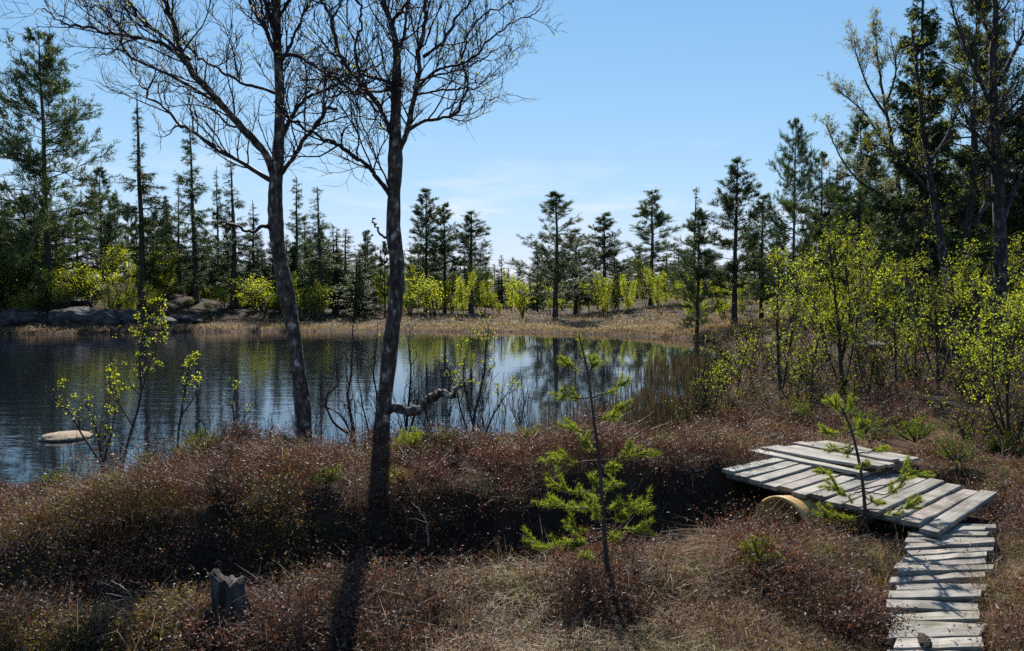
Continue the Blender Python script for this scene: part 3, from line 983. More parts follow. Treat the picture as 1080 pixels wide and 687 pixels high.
big_birch(321, 8.75, [(322, 492), (321, 470), (318, 420), (312, 370), (303, 315), (294, 265), (291, 235), (291, 200), (294, 150), (295, 100), (293, 55), (292, 15), (294, -40), (290, -100), (292, -170)],
          [24, 19, 18, 18, 18, 17, 16, 17, 12, 11, 10, 9, 7, 5, 2], [
    ([(291, 196), (281, 164), (254, 134), (231, 110), (214, 87), (201, 64), (191, 30), (182, 0), (172, -40), (160, -80)], 12, 4, -1.2, 1),
    ([(214, 87), (187, 57), (157, 40), (124, 35), (90, 28), (67, 25), (48, 10)], 6, 1.5, -.9, 1),
    ([(231, 110), (187, 84), (147, 67), (130, 53), (114, 20), (82, 2), (60, -20)], 5, 1.5, .8, 1),
    ([(288, 192), (264, 177), (231, 157), (201, 134), (177, 120), (157, 100), (142, 84), (135, 60)], 7, 1.5, .9, 1),
    ([(254, 134), (240, 130), (215, 105), (190, 85), (165, 75)], 4, 1.5, 1.2, 1),
    ([(294, 100), (264, 90), (234, 77), (214, 62), (196, 40)], 5, 2, .8, 1),
    ([(293, 60), (278, 30), (262, 5), (245, -40), (235, -90)], 7, 2, .9, 1),
    ([(201, 64), (178, 45), (150, 18), (128, -20), (110, -50)], 6, 2, -.4, 1),
    ([(293, 40), (282, 10), (270, -30), (262, -80)], 6, 2, -1.2, 1),
    ([(294, 186), (308, 166), (321, 142), (338, 120), (350, 113)], 7, 3, -.8, 1),
    ([(296, 146), (308, 127), (325, 104), (345, 94), (362, 84), (385, 72)], 7, 2, .9, 1),
    ([(295, 62), (308, 58), (335, 74), (355, 90), (372, 108), (390, 130)], 6, 2, -1.0, 1),
    ([(295, 70), (310, 40), (325, 10), (340, -30)], 5, 2, 1.0, 1),
    ([(293, 20), (310, -10), (325, -50), (330, -90)], 5, 2, -.6, 1),
    ([(288, 243), (280, 237), (268, 239), (255, 232), (248, 236)], 5, 2, -.5, 0),
], 'leaning bare birch whose trunk bends and whose great limb spreads away from the other birch', 101, 2200)

big_birch(400, 8.5, [(390, 505), (399, 480), (403, 445), (407, 410), (412, 360), (418, 310), (419, 280), (415, 245), (416, 205), (417, 165), (417, 130), (418, 90), (418, 50), (411, 20), (404, 0), (398, -50), (392, -110), (388, -160)],
          [36, 27, 20, 19, 18, 18, 20, 17, 16, 17, 12, 11, 9, 7, 6, 5, 3, 2], [
    ([(405, 433), (418, 431), (434, 434), (447, 430), (458, 421), (472, 415), (492, 413)], 13, 7, -.5, 0),
    ([(448, 431), (452, 440), (458, 447), (460, 452)], 4, 1, -.2, 0),
    ([(420, 160), (427, 142), (433, 118), (441, 92), (447, 60), (451, 25), (455, -10), (462, -60), (470, -110)], 9, 3, -.7, 1),
    ([(412, 140), (400, 112), (380, 82), (362, 56), (350, 24), (340, -5), (325, -50)], 8, 3, .8, 1),
    ([(411, 206), (402, 190), (393, 174), (376, 158), (360, 147), (340, 137), (318, 127), (302, 117)], 7, 2.5, -1.0, 1),
    ([(430, 138), (446, 128), (466, 123), (485, 114), (497, 95), (504, 68), (508, 40), (525, 20), (545, 5)], 5, 2, .7, 1),
    ([(441, 92), (462, 72), (485, 60), (505, 42), (530, 22), (572, -4)], 4, 1.5, -.9, 1),
    ([(438, 100), (462, 97), (490, 98), (515, 92), (535, 86)], 3.5, 1.2, -.4, 1),
    ([(442, 85), (470, 76), (500, 68), (525, 62), (548, 58)], 3.5, 1.2, .6, 1),
    ([(447, 60), (465, 45), (480, 20), (500, -10), (520, -40)], 5, 2, 1.0, 1),
    ([(418, 92), (400, 82), (376, 78), (350, 82), (325, 92)], 5, 2, .5, 1),
    ([(418, 95), (395, 95), (370, 92), (345, 88)], 4, 2, -1.1, 1),
    ([(418, 60), (428, 40), (436, 10), (440, -40)], 6, 2, .9, 1),
    ([(411, 25), (425, 5), (438, -30), (450, -80)], 5, 2, -.9, 1),
    ([(380, 82), (372, 50), (378, 20), (372, -20)], 5, 2, -.4, 1),
    ([(412, 203), (402, 178), (385, 148), (368, 125), (358, 100)], 3, 1.2, .9, 1),
    ([(411, 252), (404, 248), (399, 240), (396, 231)], 3.5, 1.5, -.2, 0),
], 'upright bare birch with a knotted trunk and a thick bent limb near its foot', 202, 1500, nest(418, 90, 8.5, .09))
print('birches', round(time.time() - T0, 1))


# ------------------------------------------------------------------ other broadleaf trees and saplings
def broadleaf(name, paths, D, n1, n2, nl, leaf, label, cat, seed, group=None, L1=.8, up=.06, leafcols=LEAFC, lo=.25, bark='sapbark', n3=0, leafup=0.0, depth=.4, ang=(.4, .9), tw=1.0, spread=.03, leafmat='leaf'):
    """paths: list of (pixel polyline from the base up, w0, w1); twigs and leaves grow from them"""
    rng = np.random.default_rng(seed)
    if name == 'birch_sapling' and L1 > .48:
        paths = [(a, b * .62, c * .8) for a, b, c in paths]
    b0 = paths[0][0][0]
    P0 = at(b0[0], b0[1], D)
    root = np.array([P0[0], P0[1], gz(P0[0], P0[1])])
    o = empty(name, root, label, cat, group)
    tb, lb, cb = Buf(), Buf(), Buf()
    ends = []
    dz = root[2] - .05 - P0[2]
    for q_, (pts, w0, w1) in enumerate(paths):
        n = max(10, len(pts) * 6)
        P = px_path(pts, D, D + (0 if q_ == 0 else rng.uniform(-depth, depth)), n)
        P[:, 2] += dz * np.linspace(1, 0, n) ** 2 if abs(pts[0][1] - b0[1]) < 8 else 0
        L = np.linalg.norm(np.diff(P, axis=0), axis=1).sum()
        P = P + np.cumsum(rng.normal(0, .006 * L ** .5, P.shape), 0) * np.linspace(0, 1, n)[:, None]
        R = np.linspace(w0, w1, n) / F * D / 2
        tubes(tb, P, R, 8)
        k = max(3, int(n1 * L))
        t = rng.uniform(lo, 1, k); t[0] = 1
        S, Dr = spawn(P[None], np.zeros(k, int), t, rng.uniform(*ang, k), rng)
        l1 = L1 * rng.uniform(.5, 1.1, k) * (1.2 - .75 * t)
        P1 = grow(S, norm(Dr + np.array([0, 0, .25])), l1, 7, .14, up, rng)
        r1 = np.minimum(np.interp(t, np.linspace(0, 1, n), R) * .55, .012 * tw)
        tubes(cb, P1, r1[:, None] * np.linspace(1, .35, 8)[None], 4)
        i2 = np.repeat(np.arange(k), n2); t2 = rng.uniform(.15, 1, len(i2))
        S, Dr = spawn(P1, i2, t2, rng.uniform(.4, 1.0, len(i2)), rng)
        l2 = l1[i2] * rng.uniform(.25, .55, len(i2)) * (1.2 - .5 * t2)
        P2 = grow(S, norm(Dr + np.array([0, 0, .1])), l2, 4, .16, up, rng)
        tubes(cb, P2, np.minimum(r1[i2] * .5, .005 * tw)[:, None] * np.linspace(1, .5, 5)[None], 3)
        ends.append((P1, 1)); ends.append((P2, 2))
        if n3:
            i3 = np.repeat(np.arange(len(P2)), n3); t3 = rng.uniform(.2, 1, len(i3))
            S, Dr = spawn(P2, i3, t3, rng.uniform(.4, 1.0, len(i3)), rng)
            P3 = grow(S, Dr, l2[i3] * rng.uniform(.3, .6, len(i3)), 3, .18, up, rng)
            tubes(cb, P3, np.full((len(P3), 1), .003 * tw) * np.linspace(1, .6, 4)[None], 3)
            ends.append((P3, 2))
    tb.build('trunk', M[bark], o, loc=root)
    cb.build('crown', M['twig'], o, loc=root)
    if nl:
        Ps = [e for e in ends if e[1] == 2] or ends
        cnt = np.array([len(e[0]) for e in Ps], float)
        for (P, _), c in zip(Ps, cnt / cnt.sum()):
            m = int(nl * c)
            if m < 1:
                continue
            mc = max(1, m // 4)
            j = rng.integers(0, len(P), mc)
            S, _t = pick(P[j], rng.uniform(.45, 1, mc))
            S = np.repeat(S + rng.normal(0, spread * .8, S.shape), 4, 0)
            S = S + rng.normal(0, leaf * .55, S.shape)
            if leafup:
                S = S[rng.random(len(S)) < sstep(0, leafup, S[:, 2] - root[2])]
            if len(S):
                leaves(lb, S, leaf, rng, leafcols, .6)
        if lb.n:
            lb.build('leaves', M[leafmat], o, smooth=False, loc=root)
    return o


OLIVE = np.array([(.10, .11, .035), (.14, .14, .05), (.07, .08, .03)])
PALE = np.array([(.26, .27, .14), (.34, .33, .2), (.2, .2, .1)])
# great bare birch and companions at the edge of the wood
broadleaf('birch_tree', [([(1056, 320), (1057, 260), (1058, 200), (1053, 140), (1052, 70), (1053, 0), (1056, -80)], 16, 3),
                         ([(1058, 230), (1070, 200), (1090, 165), (1115, 140)], 6, 1), ([(1054, 140), (1040, 100), (1022, 60), (1010, 20), (1000, -20)], 5, 1),
                         ([(1053, 90), (1070, 55), (1085, 20), (1095, -20)], 5, 1), ([(1052, 50), (1035, 20), (1022, -20)], 4, 1),
                         ([(1057, 180), (1038, 150), (1020, 130), (1008, 105)], 4, 1), ([(1054, 130), (1075, 105), (1100, 85)], 4, 1)],
          17, 5.5, 6, 4200, .05, 'great bare birch with thick dark trunk and crooked limbs before the wood', 'birch', 301, L1=1.5, leafcols=OLIVE, bark='darkbirch', n3=3, depth=1.6, lo=.3, tw=1.7)
broadleaf('birch_tree', [([(1012, 320), (1005, 270), (993, 220), (982, 170), (975, 130), (968, 80), (965, 30)], 10, 1.5),
                         ([(993, 220), (975, 195), (955, 175), (935, 155), (918, 148)], 4, 1), ([(982, 170), (1000, 140), (1012, 100), (1020, 60)], 4, 1)],
          18, 4.5, 6, 2600, .05, 'slanting dark birch crossing before the tallest spruce', 'birch', 302, L1=1.1, leafcols=OLIVE, bark='darkbirch', n3=2, depth=1.2, lo=.35, tw=1.6)
broadleaf('birch_tree', [([(1028, 322), (1030, 280), (1020, 240), (1026, 195), (1034, 150), (1030, 90)], 9, 3), ([(1026, 240), (1040, 215), (1048, 190)], 5, 2)],
          19, 4, 5, 1300, .05, 'thin dark birch stem standing between the slanting birch and the great one', 'birch', 303, L1=.9, leafcols=OLIVE, bark='darkbirch', n3=2, depth=.8, lo=.4, tw=1.6)
broadleaf('birch_tree', [([(962, 335), (958, 280), (952, 220), (944, 165), (937, 120), (930, 70), (926, 25)], 7, 1),
                         ([(952, 220), (930, 205), (905, 190), (885, 165), (868, 130)], 3.2, .8), ([(944, 165), (925, 140), (905, 112), (880, 92)], 2.5, .7),
                         ([(937, 125), (918, 95), (908, 65), (905, 40)], 2.5, .7), ([(935, 110), (945, 75), (940, 40)], 2.5, .7)],
          23, 5.5, 7, 11000, .045, 'pale leafing birch leaning out of the wood against the sky', 'birch', 304, L1=1.2, leafcols=PALE, n3=3, depth=1.0, lo=.3, tw=1.0, bark='darkbirch', leafmat='paleleaf', spread=.05)

# leafy saplings round the shore; (base px, top px, distance, number of leaves, spread, label)
SAP = [
    ([([(824, 445), (821, 400), (820, 350), (818, 310), (815, 275)], 7, 1.5), ([(823, 430), (832, 370), (838, 320), (842, 285)], 4, 1)], 14, 1900, .052, .85, 'yellow-green birch sapling nearest the water by the footbridge'),
    ([([(890, 425), (886, 380), (884, 340), (880, 290), (878, 258)], 8, 1.5), ([(889, 415), (900, 360), (905, 310), (908, 275)], 4, 1), ([(889, 415), (872, 370), (860, 330), (850, 290)], 4, 1), ([(886, 390), (896, 330), (892, 280), (896, 250)], 4, 1)], 15, 4200, .052, 1.0, 'tallest yellow-green birch sapling with several stems behind the footbridge'),
    ([([(990, 397), (988, 350), (984, 310), (980, 265)], 6, 1.5), ([(990, 392), (1005, 350), (1015, 310), (1020, 275)], 4, 1), ([(990, 392), (972, 350), (960, 310), (952, 290)], 4, 1)], 15.5, 3400, .052, 1.0, 'broad yellow-green birch sapling before the slanting dark birch'),
    ([([(945, 425), (944, 380), (942, 345), (940, 310)], 5, 1)], 14.5, 500, .05, .6, 'thin single-stemmed sapling between the tallest and the broad sapling'),
    ([([(1068, 500), (1062, 450), (1060, 400), (1066, 350), (1070, 310)], 6, 1.5), ([(1066, 495), (1045, 440), (1032, 400), (1025, 370)], 4, 1), ([(1068, 495), (1082, 440), (1092, 390), (1100, 340)], 5, 1), ([(1067, 495), (1052, 430), (1046, 380), (1050, 340)], 4, 1)], 9.5, 3200, .042, .75, 'large leafy yellow-green bush beside the walk, cut by the photo edge'),
    ([([(748, 462), (744, 430), (742, 400), (746, 375)], 4, 1), ([(748, 460), (756, 425), (762, 395)], 3, 1)], 12.5, 420, .042, .5, 'small sparse sapling at the water edge beside the reeds'),
    ([([(780, 455), (778, 420), (782, 385), (790, 360)], 4, 1), ([(780, 452), (766, 420), (760, 390)], 3, 1)], 13, 500, .045, .55, 'small thin sapling between the water edge one and the birch sapling by the footbridge'),
    ([([(858, 440), (856, 405), (860, 370), (866, 345)], 4, 1), ([(858, 436), (846, 400), (840, 370)], 3, 1)], 14, 700, .045, .6, 'low sapling crowded between the two birch saplings behind the footbridge'),
    ([([(915, 418), (920, 385), (925, 355)], 4, 1), ([(915, 416), (905, 385), (902, 360)], 3, 1)], 14.5, 650, .045, .6, 'low bushy sapling at the foot of the tallest yellow-green one'),
    ([([(966, 410), (966, 375), (970, 345)], 4, 1), ([(966, 408), (956, 380), (952, 355)], 3, 1)], 15, 600, .045, .6, 'low sapling beneath the broad yellow-green birch sapling'),
    ([([(1030, 420), (1035, 385), (1038, 345), (1034, 310)], 4, 1), ([(1030, 416), (1020, 385), (1012, 355)], 3, 1)], 13, 800, .05, .7, 'slender leafy sapling just behind the large bush by the walk'),
    ([([(912, 345), (915, 310), (914, 280), (916, 250)], 5, 1), ([(912, 342), (902, 310), (897, 280)], 3, 1)], 24, 1500, .07, 1.0, 'green sapling standing before the spruce of middle height'),
    ([([(1050, 345), (1046, 300), (1050, 260)], 5, 1), ([(1050, 342), (1064, 305), (1072, 270)], 4, 1)], 19, 1700, .06, 1.1, 'green bush at the foot of the great bare birch'),
    ([([(1100, 430), (1104, 380), (1100, 330)], 5, 1)], 13, 900, .05, .8, 'leafy sapling past the large bush at the outer edge'),
]
for k, (paths, D, nl, leaf, L1, lab) in enumerate(SAP):
    broadleaf('birch_sapling', paths, D, 8, 5, int(nl * 1.35), leaf * .72, lab, 'sapling', 400 + k, L1=L1, n3=2, lo=.2, depth=.6, spread=.07)
# near-shore saplings with sparse leaves, and bare twiggy shrubs
SAP2 = [
    ('birch_sapling', [([(124, 505), (133, 465), (146, 420), (150, 375), (158, 345), (170, 325)], 5, 1), ([(146, 425), (155, 390), (165, 360)], 2.5, .8), ([(140, 450), (125, 425), (112, 405)], 2.5, .8)], 8.8, 620, .030, .5, 'slanting young birch with small yellow leaves over the water by the tan rock'),
    ('birch_sapling', [([(108, 508), (106, 470), (100, 440), (92, 418)], 3, .8), ([(107, 490), (85, 455), (72, 430), (62, 412)], 2.5, .7), ([(107, 495), (118, 455), (122, 430)], 2.5, .7)], 8.7, 320, .027, .38, 'low spreading young birch in front of the tan rock'),
    ('birch_sapling', [([(186, 490), (188, 450), (192, 420), (196, 385), (200, 370)], 3, .8), ([(190, 440), (203, 420), (208, 405)], 2, .6)], 9.0, 240, .032, .3, 'thin upright young birch beside the heather mound'),
    ('birch_sapling', [([(246, 476), (247, 450), (246, 425), (249, 405)], 2.2, .7), ([(247, 460), (258, 440), (266, 432)], 1.8, .6)], 9.1, 60, .028, .25, 'tiny young birch on top of the heather mound'),
    ('birch_sapling', [([(502, 492), (500, 450), (508, 410), (512, 375), (514, 345)], 4, 1), ([(501, 480), (488, 440), (480, 410), (470, 385)], 2.5, .7), ([(503, 480), (520, 440), (535, 418), (548, 408)], 2.5, .7), ([(502, 460), (492, 420), (488, 390), (492, 360)], 2.5, .7)], 9.2, 560, .03, .42, 'sparse young birch with small leaves past the thick bent limb'),
    ('twig_bush', [([(376, 480), (372, 445), (368, 420), (372, 385), (370, 345)], 4, 1), ([(374, 462), (352, 445), (342, 420), (354, 400), (350, 370)], 3, .8), ([(375, 470), (360, 440), (335, 422)], 2.5, .8)], 9.3, 0, .02, .35, 'bare dark crooked bush between the two birch trunks'),
    ('twig_bush', [([(392, 478), (398, 430), (394, 390), (398, 345)], 3, .8), ([(392, 470), (384, 430), (378, 400)], 2, .6)], 9.6, 12, .02, .3, 'bare thin bush close behind the upright birch trunk'),
    ('twig_bush', [([(424, 492), (428, 455), (431, 420), (432, 385), (430, 350)], 4, .8), ([(427, 470), (440, 430), (444, 400)], 2.5, .7)], 9.4, 10, .02, .35, 'bare upright bush standing behind the thick bent limb'),
]
for k, (nm, paths, D, nl, leaf, L1, lab) in enumerate(SAP2):
    broadleaf(nm, paths, D, 9, 4, nl, leaf, lab, 'sapling' if nm == 'birch_sapling' else 'bush', 500 + k, L1=L1, n3=2, lo=.3, depth=.35, spread=.015, tw=.55, leafcols=LEAFC[:4] * 1.15)

rngt = np.random.default_rng(66)
o = empty('twig_bush', (0, 0, 0)); tb, cb = Buf(), Buf()
a = rngt.uniform(0, 6.28, 7)
P = grow(rngt.normal(0, .06, (7, 3)) * np.array([1, 1, 0]), np.stack([np.cos(a) * .22, np.sin(a) * .22, np.ones(7)], -1), rngt.uniform(.6, 1.05, 7), 9, .09, .04, rngt)
tubes(tb, P, np.linspace(.006, .0025, 10)[None].repeat(7, 0), 5)
i2 = rngt.integers(0, 7, 60); S, D = spawn(P, i2, rngt.uniform(.25, 1, 60), rngt.uniform(.35, .8, 60), rngt)
tubes(cb, grow(S, norm(D + np.array([0, 0, .3])), rngt.uniform(.08, .3, 60), 4, .14, .05, rngt), np.linspace(.0035, .002, 5)[None].repeat(60, 0), 3)
tb.build('stems', M['twig'], o); cb.build('crown', M['twig'], o)
first = True
for k_ in range(44):
    if k_ < 34:
        px, D_ = 300 + 460 * (k_ + rngt.uniform(-.4, .4)) / 34, 9.6 + 2.6 * sstep(480, 760, 300 + 460 * k_ / 34) + rngt.uniform(-.3, .5)
    else:
        px, D_ = 60 + 24 * (k_ - 34) + rngt.uniform(-8, 8), rngt.uniform(8.7, 9.3)
    r = o if first else copy_tree(o); first = False; r.name = 'twig_bush'
    g = gp(px, D_); sc = rngt.uniform(.65, 1.25) if px > 420 else rngt.uniform(.45, .95)
    r.location = g - np.array([0, 0, .02]); r.scale = (sc, sc, sc * rngt.uniform(.85, 1.3)); r.rotation_euler = (0, 0, rngt.uniform(0, 6.28))
    tag(r, 'slight bare bush of thin upright twigs at the water edge', 'bush', 'bare bushes along the near shore')

# low twiggy shrubs among the saplings: one built, the rest copied
rngs = np.random.default_rng(55)
o = empty('low_shrub', (0, 0, 0)); cb, lb = Buf(), Buf()
a = rngs.uniform(0, 6.28, 26)
P = grow(rngs.normal(0, .10, (26, 3)) * np.array([1, 1, 0]), np.stack([np.cos(a) * .5, np.sin(a) * .5, np.ones(26)], -1), rngs.uniform(.5, 1.05, 26), 7, .12, .05, rngs)
tubes(cb, P, np.linspace(.007, .003, 8)[None].repeat(26, 0), 4)
i2 = rngs.integers(0, 26, 240); S, D = spawn(P, i2, rngs.uniform(.2, 1, 240), rngs.uniform(.4, .9, 240), rngs)
P2 = grow(S, D, rngs.uniform(.1, .32, 240), 4, .15, .05, rngs); tubes(cb, P2, np.linspace(.004, .002, 5)[None].repeat(240, 0), 3)
j = rngs.integers(0, 240, 520); S, _ = pick(P2[j], rngs.uniform(.3, 1, 520))
leaves(lb, S + rngs.normal(0, .02, S.shape), .03, rngs, np.array([(.10, .11, .03), (.15, .16, .04), (.07, .075, .03), (.20, .22, .05)]))
cb.build('crown', M['twig'], o); lb.build('leaves', M['leaf'], o, smooth=False)
first = True
for px, py, D_, sc in [(732, 470, 12, .8), (752, 455, 12.5, 1), (776, 458, 12.2, .8), (800, 448, 13, 1), (842, 448, 12.5, .9), (862, 430, 14, 1.1), (902, 432, 13.5, .9), (925, 420, 14.5, 1.2), (950, 405, 16, 1.2), (975, 412, 15, 1),
                       (1008, 405, 15.5, 1.1), (1025, 420, 13.5, 1), (840, 415, 16, 1.2), (805, 400, 18, 1.3), (775, 405, 18, 1.1), (870, 390, 19, 1.4), (912, 385, 20, 1.4), (955, 380, 20, 1.4), (1000, 375, 19, 1.3), (760, 380, 24, 1.4),
                       (790, 370, 26, 1.6), (835, 370, 24, 1.6), (885, 365, 24, 1.7), (700, 470, 11.6, .7), (672, 475, 11.2, .6), (640, 474, 10.9, .55), (1040, 470, 9.8, .9), (1085, 480, 9.5, 1.1)]:
    r = o if first else copy_tree(o); first = False; r.name = 'low_shrub'
    g = gp(px + rngs.uniform(-6, 6), D_); r.location = g - np.array([0, 0, .03]); r.scale = (sc, sc, sc * rngs.uniform(.8, 1.15)); r.rotation_euler = (0, 0, rngs.uniform(0, 6.28))
    tag(r, 'low twiggy half-bare shrub in the heather among the birch saplings', 'shrub', 'low shrubs among the saplings')

# leafy bushes and young birches on the far bank: a few built, the rest copied
FARB = []
rngb = np.random.default_rng(31)
for k, (stems, hh, wd) in enumerate(((4, 3.2, .9), (6, 2.0, 1.3), (3, 4.2, .7))):
    o = empty('birch_bush', (0, 0, 0))
    tb, cb, lb = Buf(), Buf(), Buf()
    S = np.zeros((stems, 3)) + rngb.normal(0, .12, (stems, 3)) * np.array([1, 1, 0])
    a = rngb.uniform(0, 6.28, stems)
    D = np.stack([np.cos(a) * .35 * wd, np.sin(a) * .35 * wd, np.ones(stems)], -1)
    P = grow(S, D, hh * rngb.uniform(.75, 1.05, stems), 9, .07, .05, rngb)
    tubes(tb, P, np.linspace(.03, .008, 10)[None].repeat(stems, 0), 5)
    m = int(36 * hh); idx = rngb.integers(0, stems, m); t = rngb.uniform(.18, 1, m)
    S, D = spawn(P, idx, t, rngb.uniform(.4, .9, m), rngb)
    L1 = wd * rngb.uniform(.4, 1, m) * (1.15 - .7 * t)
    P1 = grow(S, norm(D + np.array([0, 0, .3])), L1, 5, .15, .05, rngb)
    tubes(cb, P1, np.linspace(.011, .004, 6)[None].repeat(m, 0), 3)
    nl = int(2300 * hh / 3)
    j = rngb.integers(0, m, nl)
    Sl, _ = pick(P1[j], rngb.uniform(.2, 1, nl))
    leaves(lb, Sl + rngb.normal(0, .13, Sl.shape), .08, rngb, np.array([(.26, .30, .045), (.32, .34, .05), (.20, .23, .04), (.38, .38, .07), (.13, .16, .035)]))
    tb.build('trunk', M['sapbark'], o); cb.build('crown', M['twig'], o); lb.build('leaves', M['leaf'], o, smooth=False)
    FARB.append([o, hh, True])


def far_bush(k, px, top, D, label, group=None, wscale=1.0):
    o, hh, fresh = FARB[k]
    if fresh:
        FARB[k][2] = False
    else:
        o = copy_tree(o); o.name = 'birch_bush'
        if 'group' in o:
            del o['group']
    g = gp(px, D); H = at(px, top, D)[2] - g[2]
    s = H / hh
    o.location = g; o.scale = (s * wscale, s * wscale, s); o.rotation_euler = (0, 0, (px * .77) % 6.28)
    tag(o, label, 'bush', group)


FB = [
    (1, 118, 262, 46, 'lone sunlit green bush on the rocky slope under the short full pine', 1.3),
    (2, 172, 258, 44.5, 'olive young birch beside the trunk of the bare-spired spruce', 1.2),
    (1, 235, 305, 44.5, 'low yellow-green bush at the foot of the dark slim spruces', 1.5),
    (1, 276, 296, 44, 'bright yellow-green bush just before the leaning birch trunk', 1.6),
    (1, 330, 305, 44, 'bright low bush seen midway between the two birches', 1.6),
    (2, 404, 284, 44, 'young birch with light leaves seen close to the upright birch trunk', 1.0),
    (2, 432, 280, 44.5, 'young birch beneath the tall open pine', 1.0),
    (1, 455, 296, 44, 'round yellow bush under the fuller pine', 1.3),
    (2, 508, 280, 43, 'tall feathery yellow-green birch beside the broad round-topped pine', 1.1),
    (1, 551, 300, 44.5, 'small round yellow bush in the clearing of the far shore', .9),
    (2, 622, 292, 42.5, 'young light-green birch just past the prominent young pine', 1.2),
    (2, 680, 276, 42.5, 'young bright birch under the tall level-branched pine', 1.0),
    (2, 704, 282, 41.5, 'young birch next to the dense dark bushy pine', 1.1),
    (1, 650, 300, 43, 'low brownish-green bush between the young light-green birches', 1.3),
    (2, 540, 286, 44, 'slim young birch in the sky gap beside the small round yellow bush', .9),
    (2, 366, 290, 45, 'slim light-leaved birch between the two big bare birches', 1.0),
    (2, 300, 288, 45, 'yellow-green young birch just past the leaning birch trunk', 1.1),
    (2, 470, 290, 45, 'young birch between the fuller pine and the round-topped pine', 1.0),
    (2, 590, 296, 44, 'young birch tucked under the prominent young pine', .9),
    (2, 722, 290, 42, 'young birch pressed against the near side of the dense dark pine', .9),
    (2, 637, 288, 43, 'feathery young birch under the dark pine with a rounded crown', 1.2),
    (2, 661, 290, 44, 'small feathery birch midway between the two tall far-shore pines', 1.2),
    (2, 695, 284, 43, 'young birch with a wide airy crown short of the dense dark bushy pine', 1.3),
    (2, 714, 296, 43, 'short young birch at the near foot of the dense dark bushy pine', 1.2),
    (2, 418, 292, 43, 'slim birch partly hidden behind the upright birch trunk', 1.2),
    (2, 487, 288, 44, 'airy young birch before the broad round-topped pine', 1.2),
    (2, 762, 290, 39, 'leafy birch just past the dense dark bushy pine', 1.1),
]
for k, px, top, D, lab, ws in FB:
    if k == 1 and px > 200 and 'round' not in lab and 'low' not in lab:
        k, ws = 2, ws * 1.05
    far_bush(k, px, top, D + (9.5 if px < 360 else (20 if int(px) % 2 else 33) if px < 730 else 4), lab, None, ws)
lab = 'one of many low leafy shrubs mixed along the grassy far bank'
for k_ in range(64):
    px = 185 + 610 * (k_ + rngb.uniform(-.5, .5)) / 64
    tall = rngb.random() < .55
    far_bush(2 if tall else 1, px, rngb.uniform(290, 314) if tall else rngb.uniform(308, 322), (rngb.uniform(51, 62) if px < 345 else rngb.uniform(72, 98)) if px < 715 else rngb.uniform(43, 47), lab, 'low shrubs along the far bank', rngb.uniform(.8, 1.3) if tall else rngb.uniform(1.2, 2.0))
lab = 'dark leafy shrub in the shade at the edge of the wood'
for px, top, D in ((845, 290, 30), (870, 300, 26), (930, 285, 26), (1015, 290, 22), (1085, 290, 20), (965, 300, 24), (20, 262, 46.5), (-20, 260, 46), (45, 285, 46.2), (0, 290, 45.5), (8, 268, 47), (70, 300, 46.5), (-40, 285, 45.5), (32, 300, 45.6), (95, 285, 48), (58, 262, 49), (112, 300, 46.5), (-15, 300, 44.5), (140, 305, 45.5), (160, 300, 47), (18, 312, 44.6), (78, 270, 50), (130, 280, 50)):
    far_bush(rngb.integers(0, 2), px, top, D + (2 if px < 200 else 0), lab, 'shrubs in the shade', 1.3)
print('broadleaf', round(time.time() - T0, 1))

# ------------------------------------------------------------------ pine saplings in the foreground
SNG = 1.15 * np.array([(.15, .175, .03), (.20, .22, .034), (.10, .13, .028), (.25, .26, .05)])


def pine_sapling(trunk, w0, brs, D, label, seed, nl=.046, dens=900):
    rng = np.random.default_rng(seed)
    P = px_path(trunk, D, D, 30)
    root = np.array([P[0][0], P[0][1], gz(P[0][0], P[0][1])])
    P[:, 2] += (root[2] - .03 - P[0][2]) * np.linspace(1, 0, 30) ** 3
    o = empty('pine_sapling', root, label, 'pine sapling')
    tb = Buf(); tubes(tb, P, np.linspace(w0, 1.6, 30) / F * D / 2, 10); tb.build('trunk', M['bark'], o, loc=root)
    bb, nb = Buf(), Buf()

    def brush(Pl, f0, k):
        m = int(k)
        t = rng.uniform(f0, 1, m)
        S, tn = pick(np.repeat(Pl[None], m, 0), t)
        d = norm(tn * .75 + rng.normal(0, .62, (m, 3)))
        c = SNG[rng.integers(0, len(SNG), m)] * rng.uniform(.6, 1.2, (m, 1))
        needles(nb, S, d, nl * rng.uniform(.6, 1.15, m), np.full(m, .0043), rng, c)

    for (sx, sy, ex, ey, f0) in brs:
        dy = rng.uniform(-.22, .22)
        a, e = at(sx, sy, D), at(ex, ey, D + dy)
        L = np.linalg.norm(e - a)
        mid = (a + e) / 2 + np.array([0, 0, -.06 * L])
        Pl = catmull([a, mid, e], 10) + rng.normal(0, .004, (10, 3))
        tubes(bb, Pl, np.linspace(.007, .003, 10), 5)
        brush(Pl, f0, dens * L * (1 - f0))
        for s in range(rng.integers(4, 7)):
            t = rng.uniform(max(f0, .35), .92, 1)
            S, Dr = spawn(Pl[None], np.zeros(1, int), t, np.array([rng.uniform(.5, .9)]), rng)
            Ps = grow(S, Dr * np.array([1, 1, .6]) + np.array([0, 0, .2]), np.array([L * rng.uniform(.2, .38) + .03]), 5, .1, .08, rng)[0]
            tubes(bb, Ps, np.linspace(.004, .002, 6), 4)
            brush(Ps, .1, dens * np.linalg.norm(Ps[-1] - Ps[0]))
    brush(P, .88, 130)
    bb.build('branches', M['bark'], o, loc=root); nb.build('needles', M['sap_needle'], o, smooth=False, loc=root)


def z3(*v):
    return 550 + v[0] * .4225, 350 + v[1] * .4225


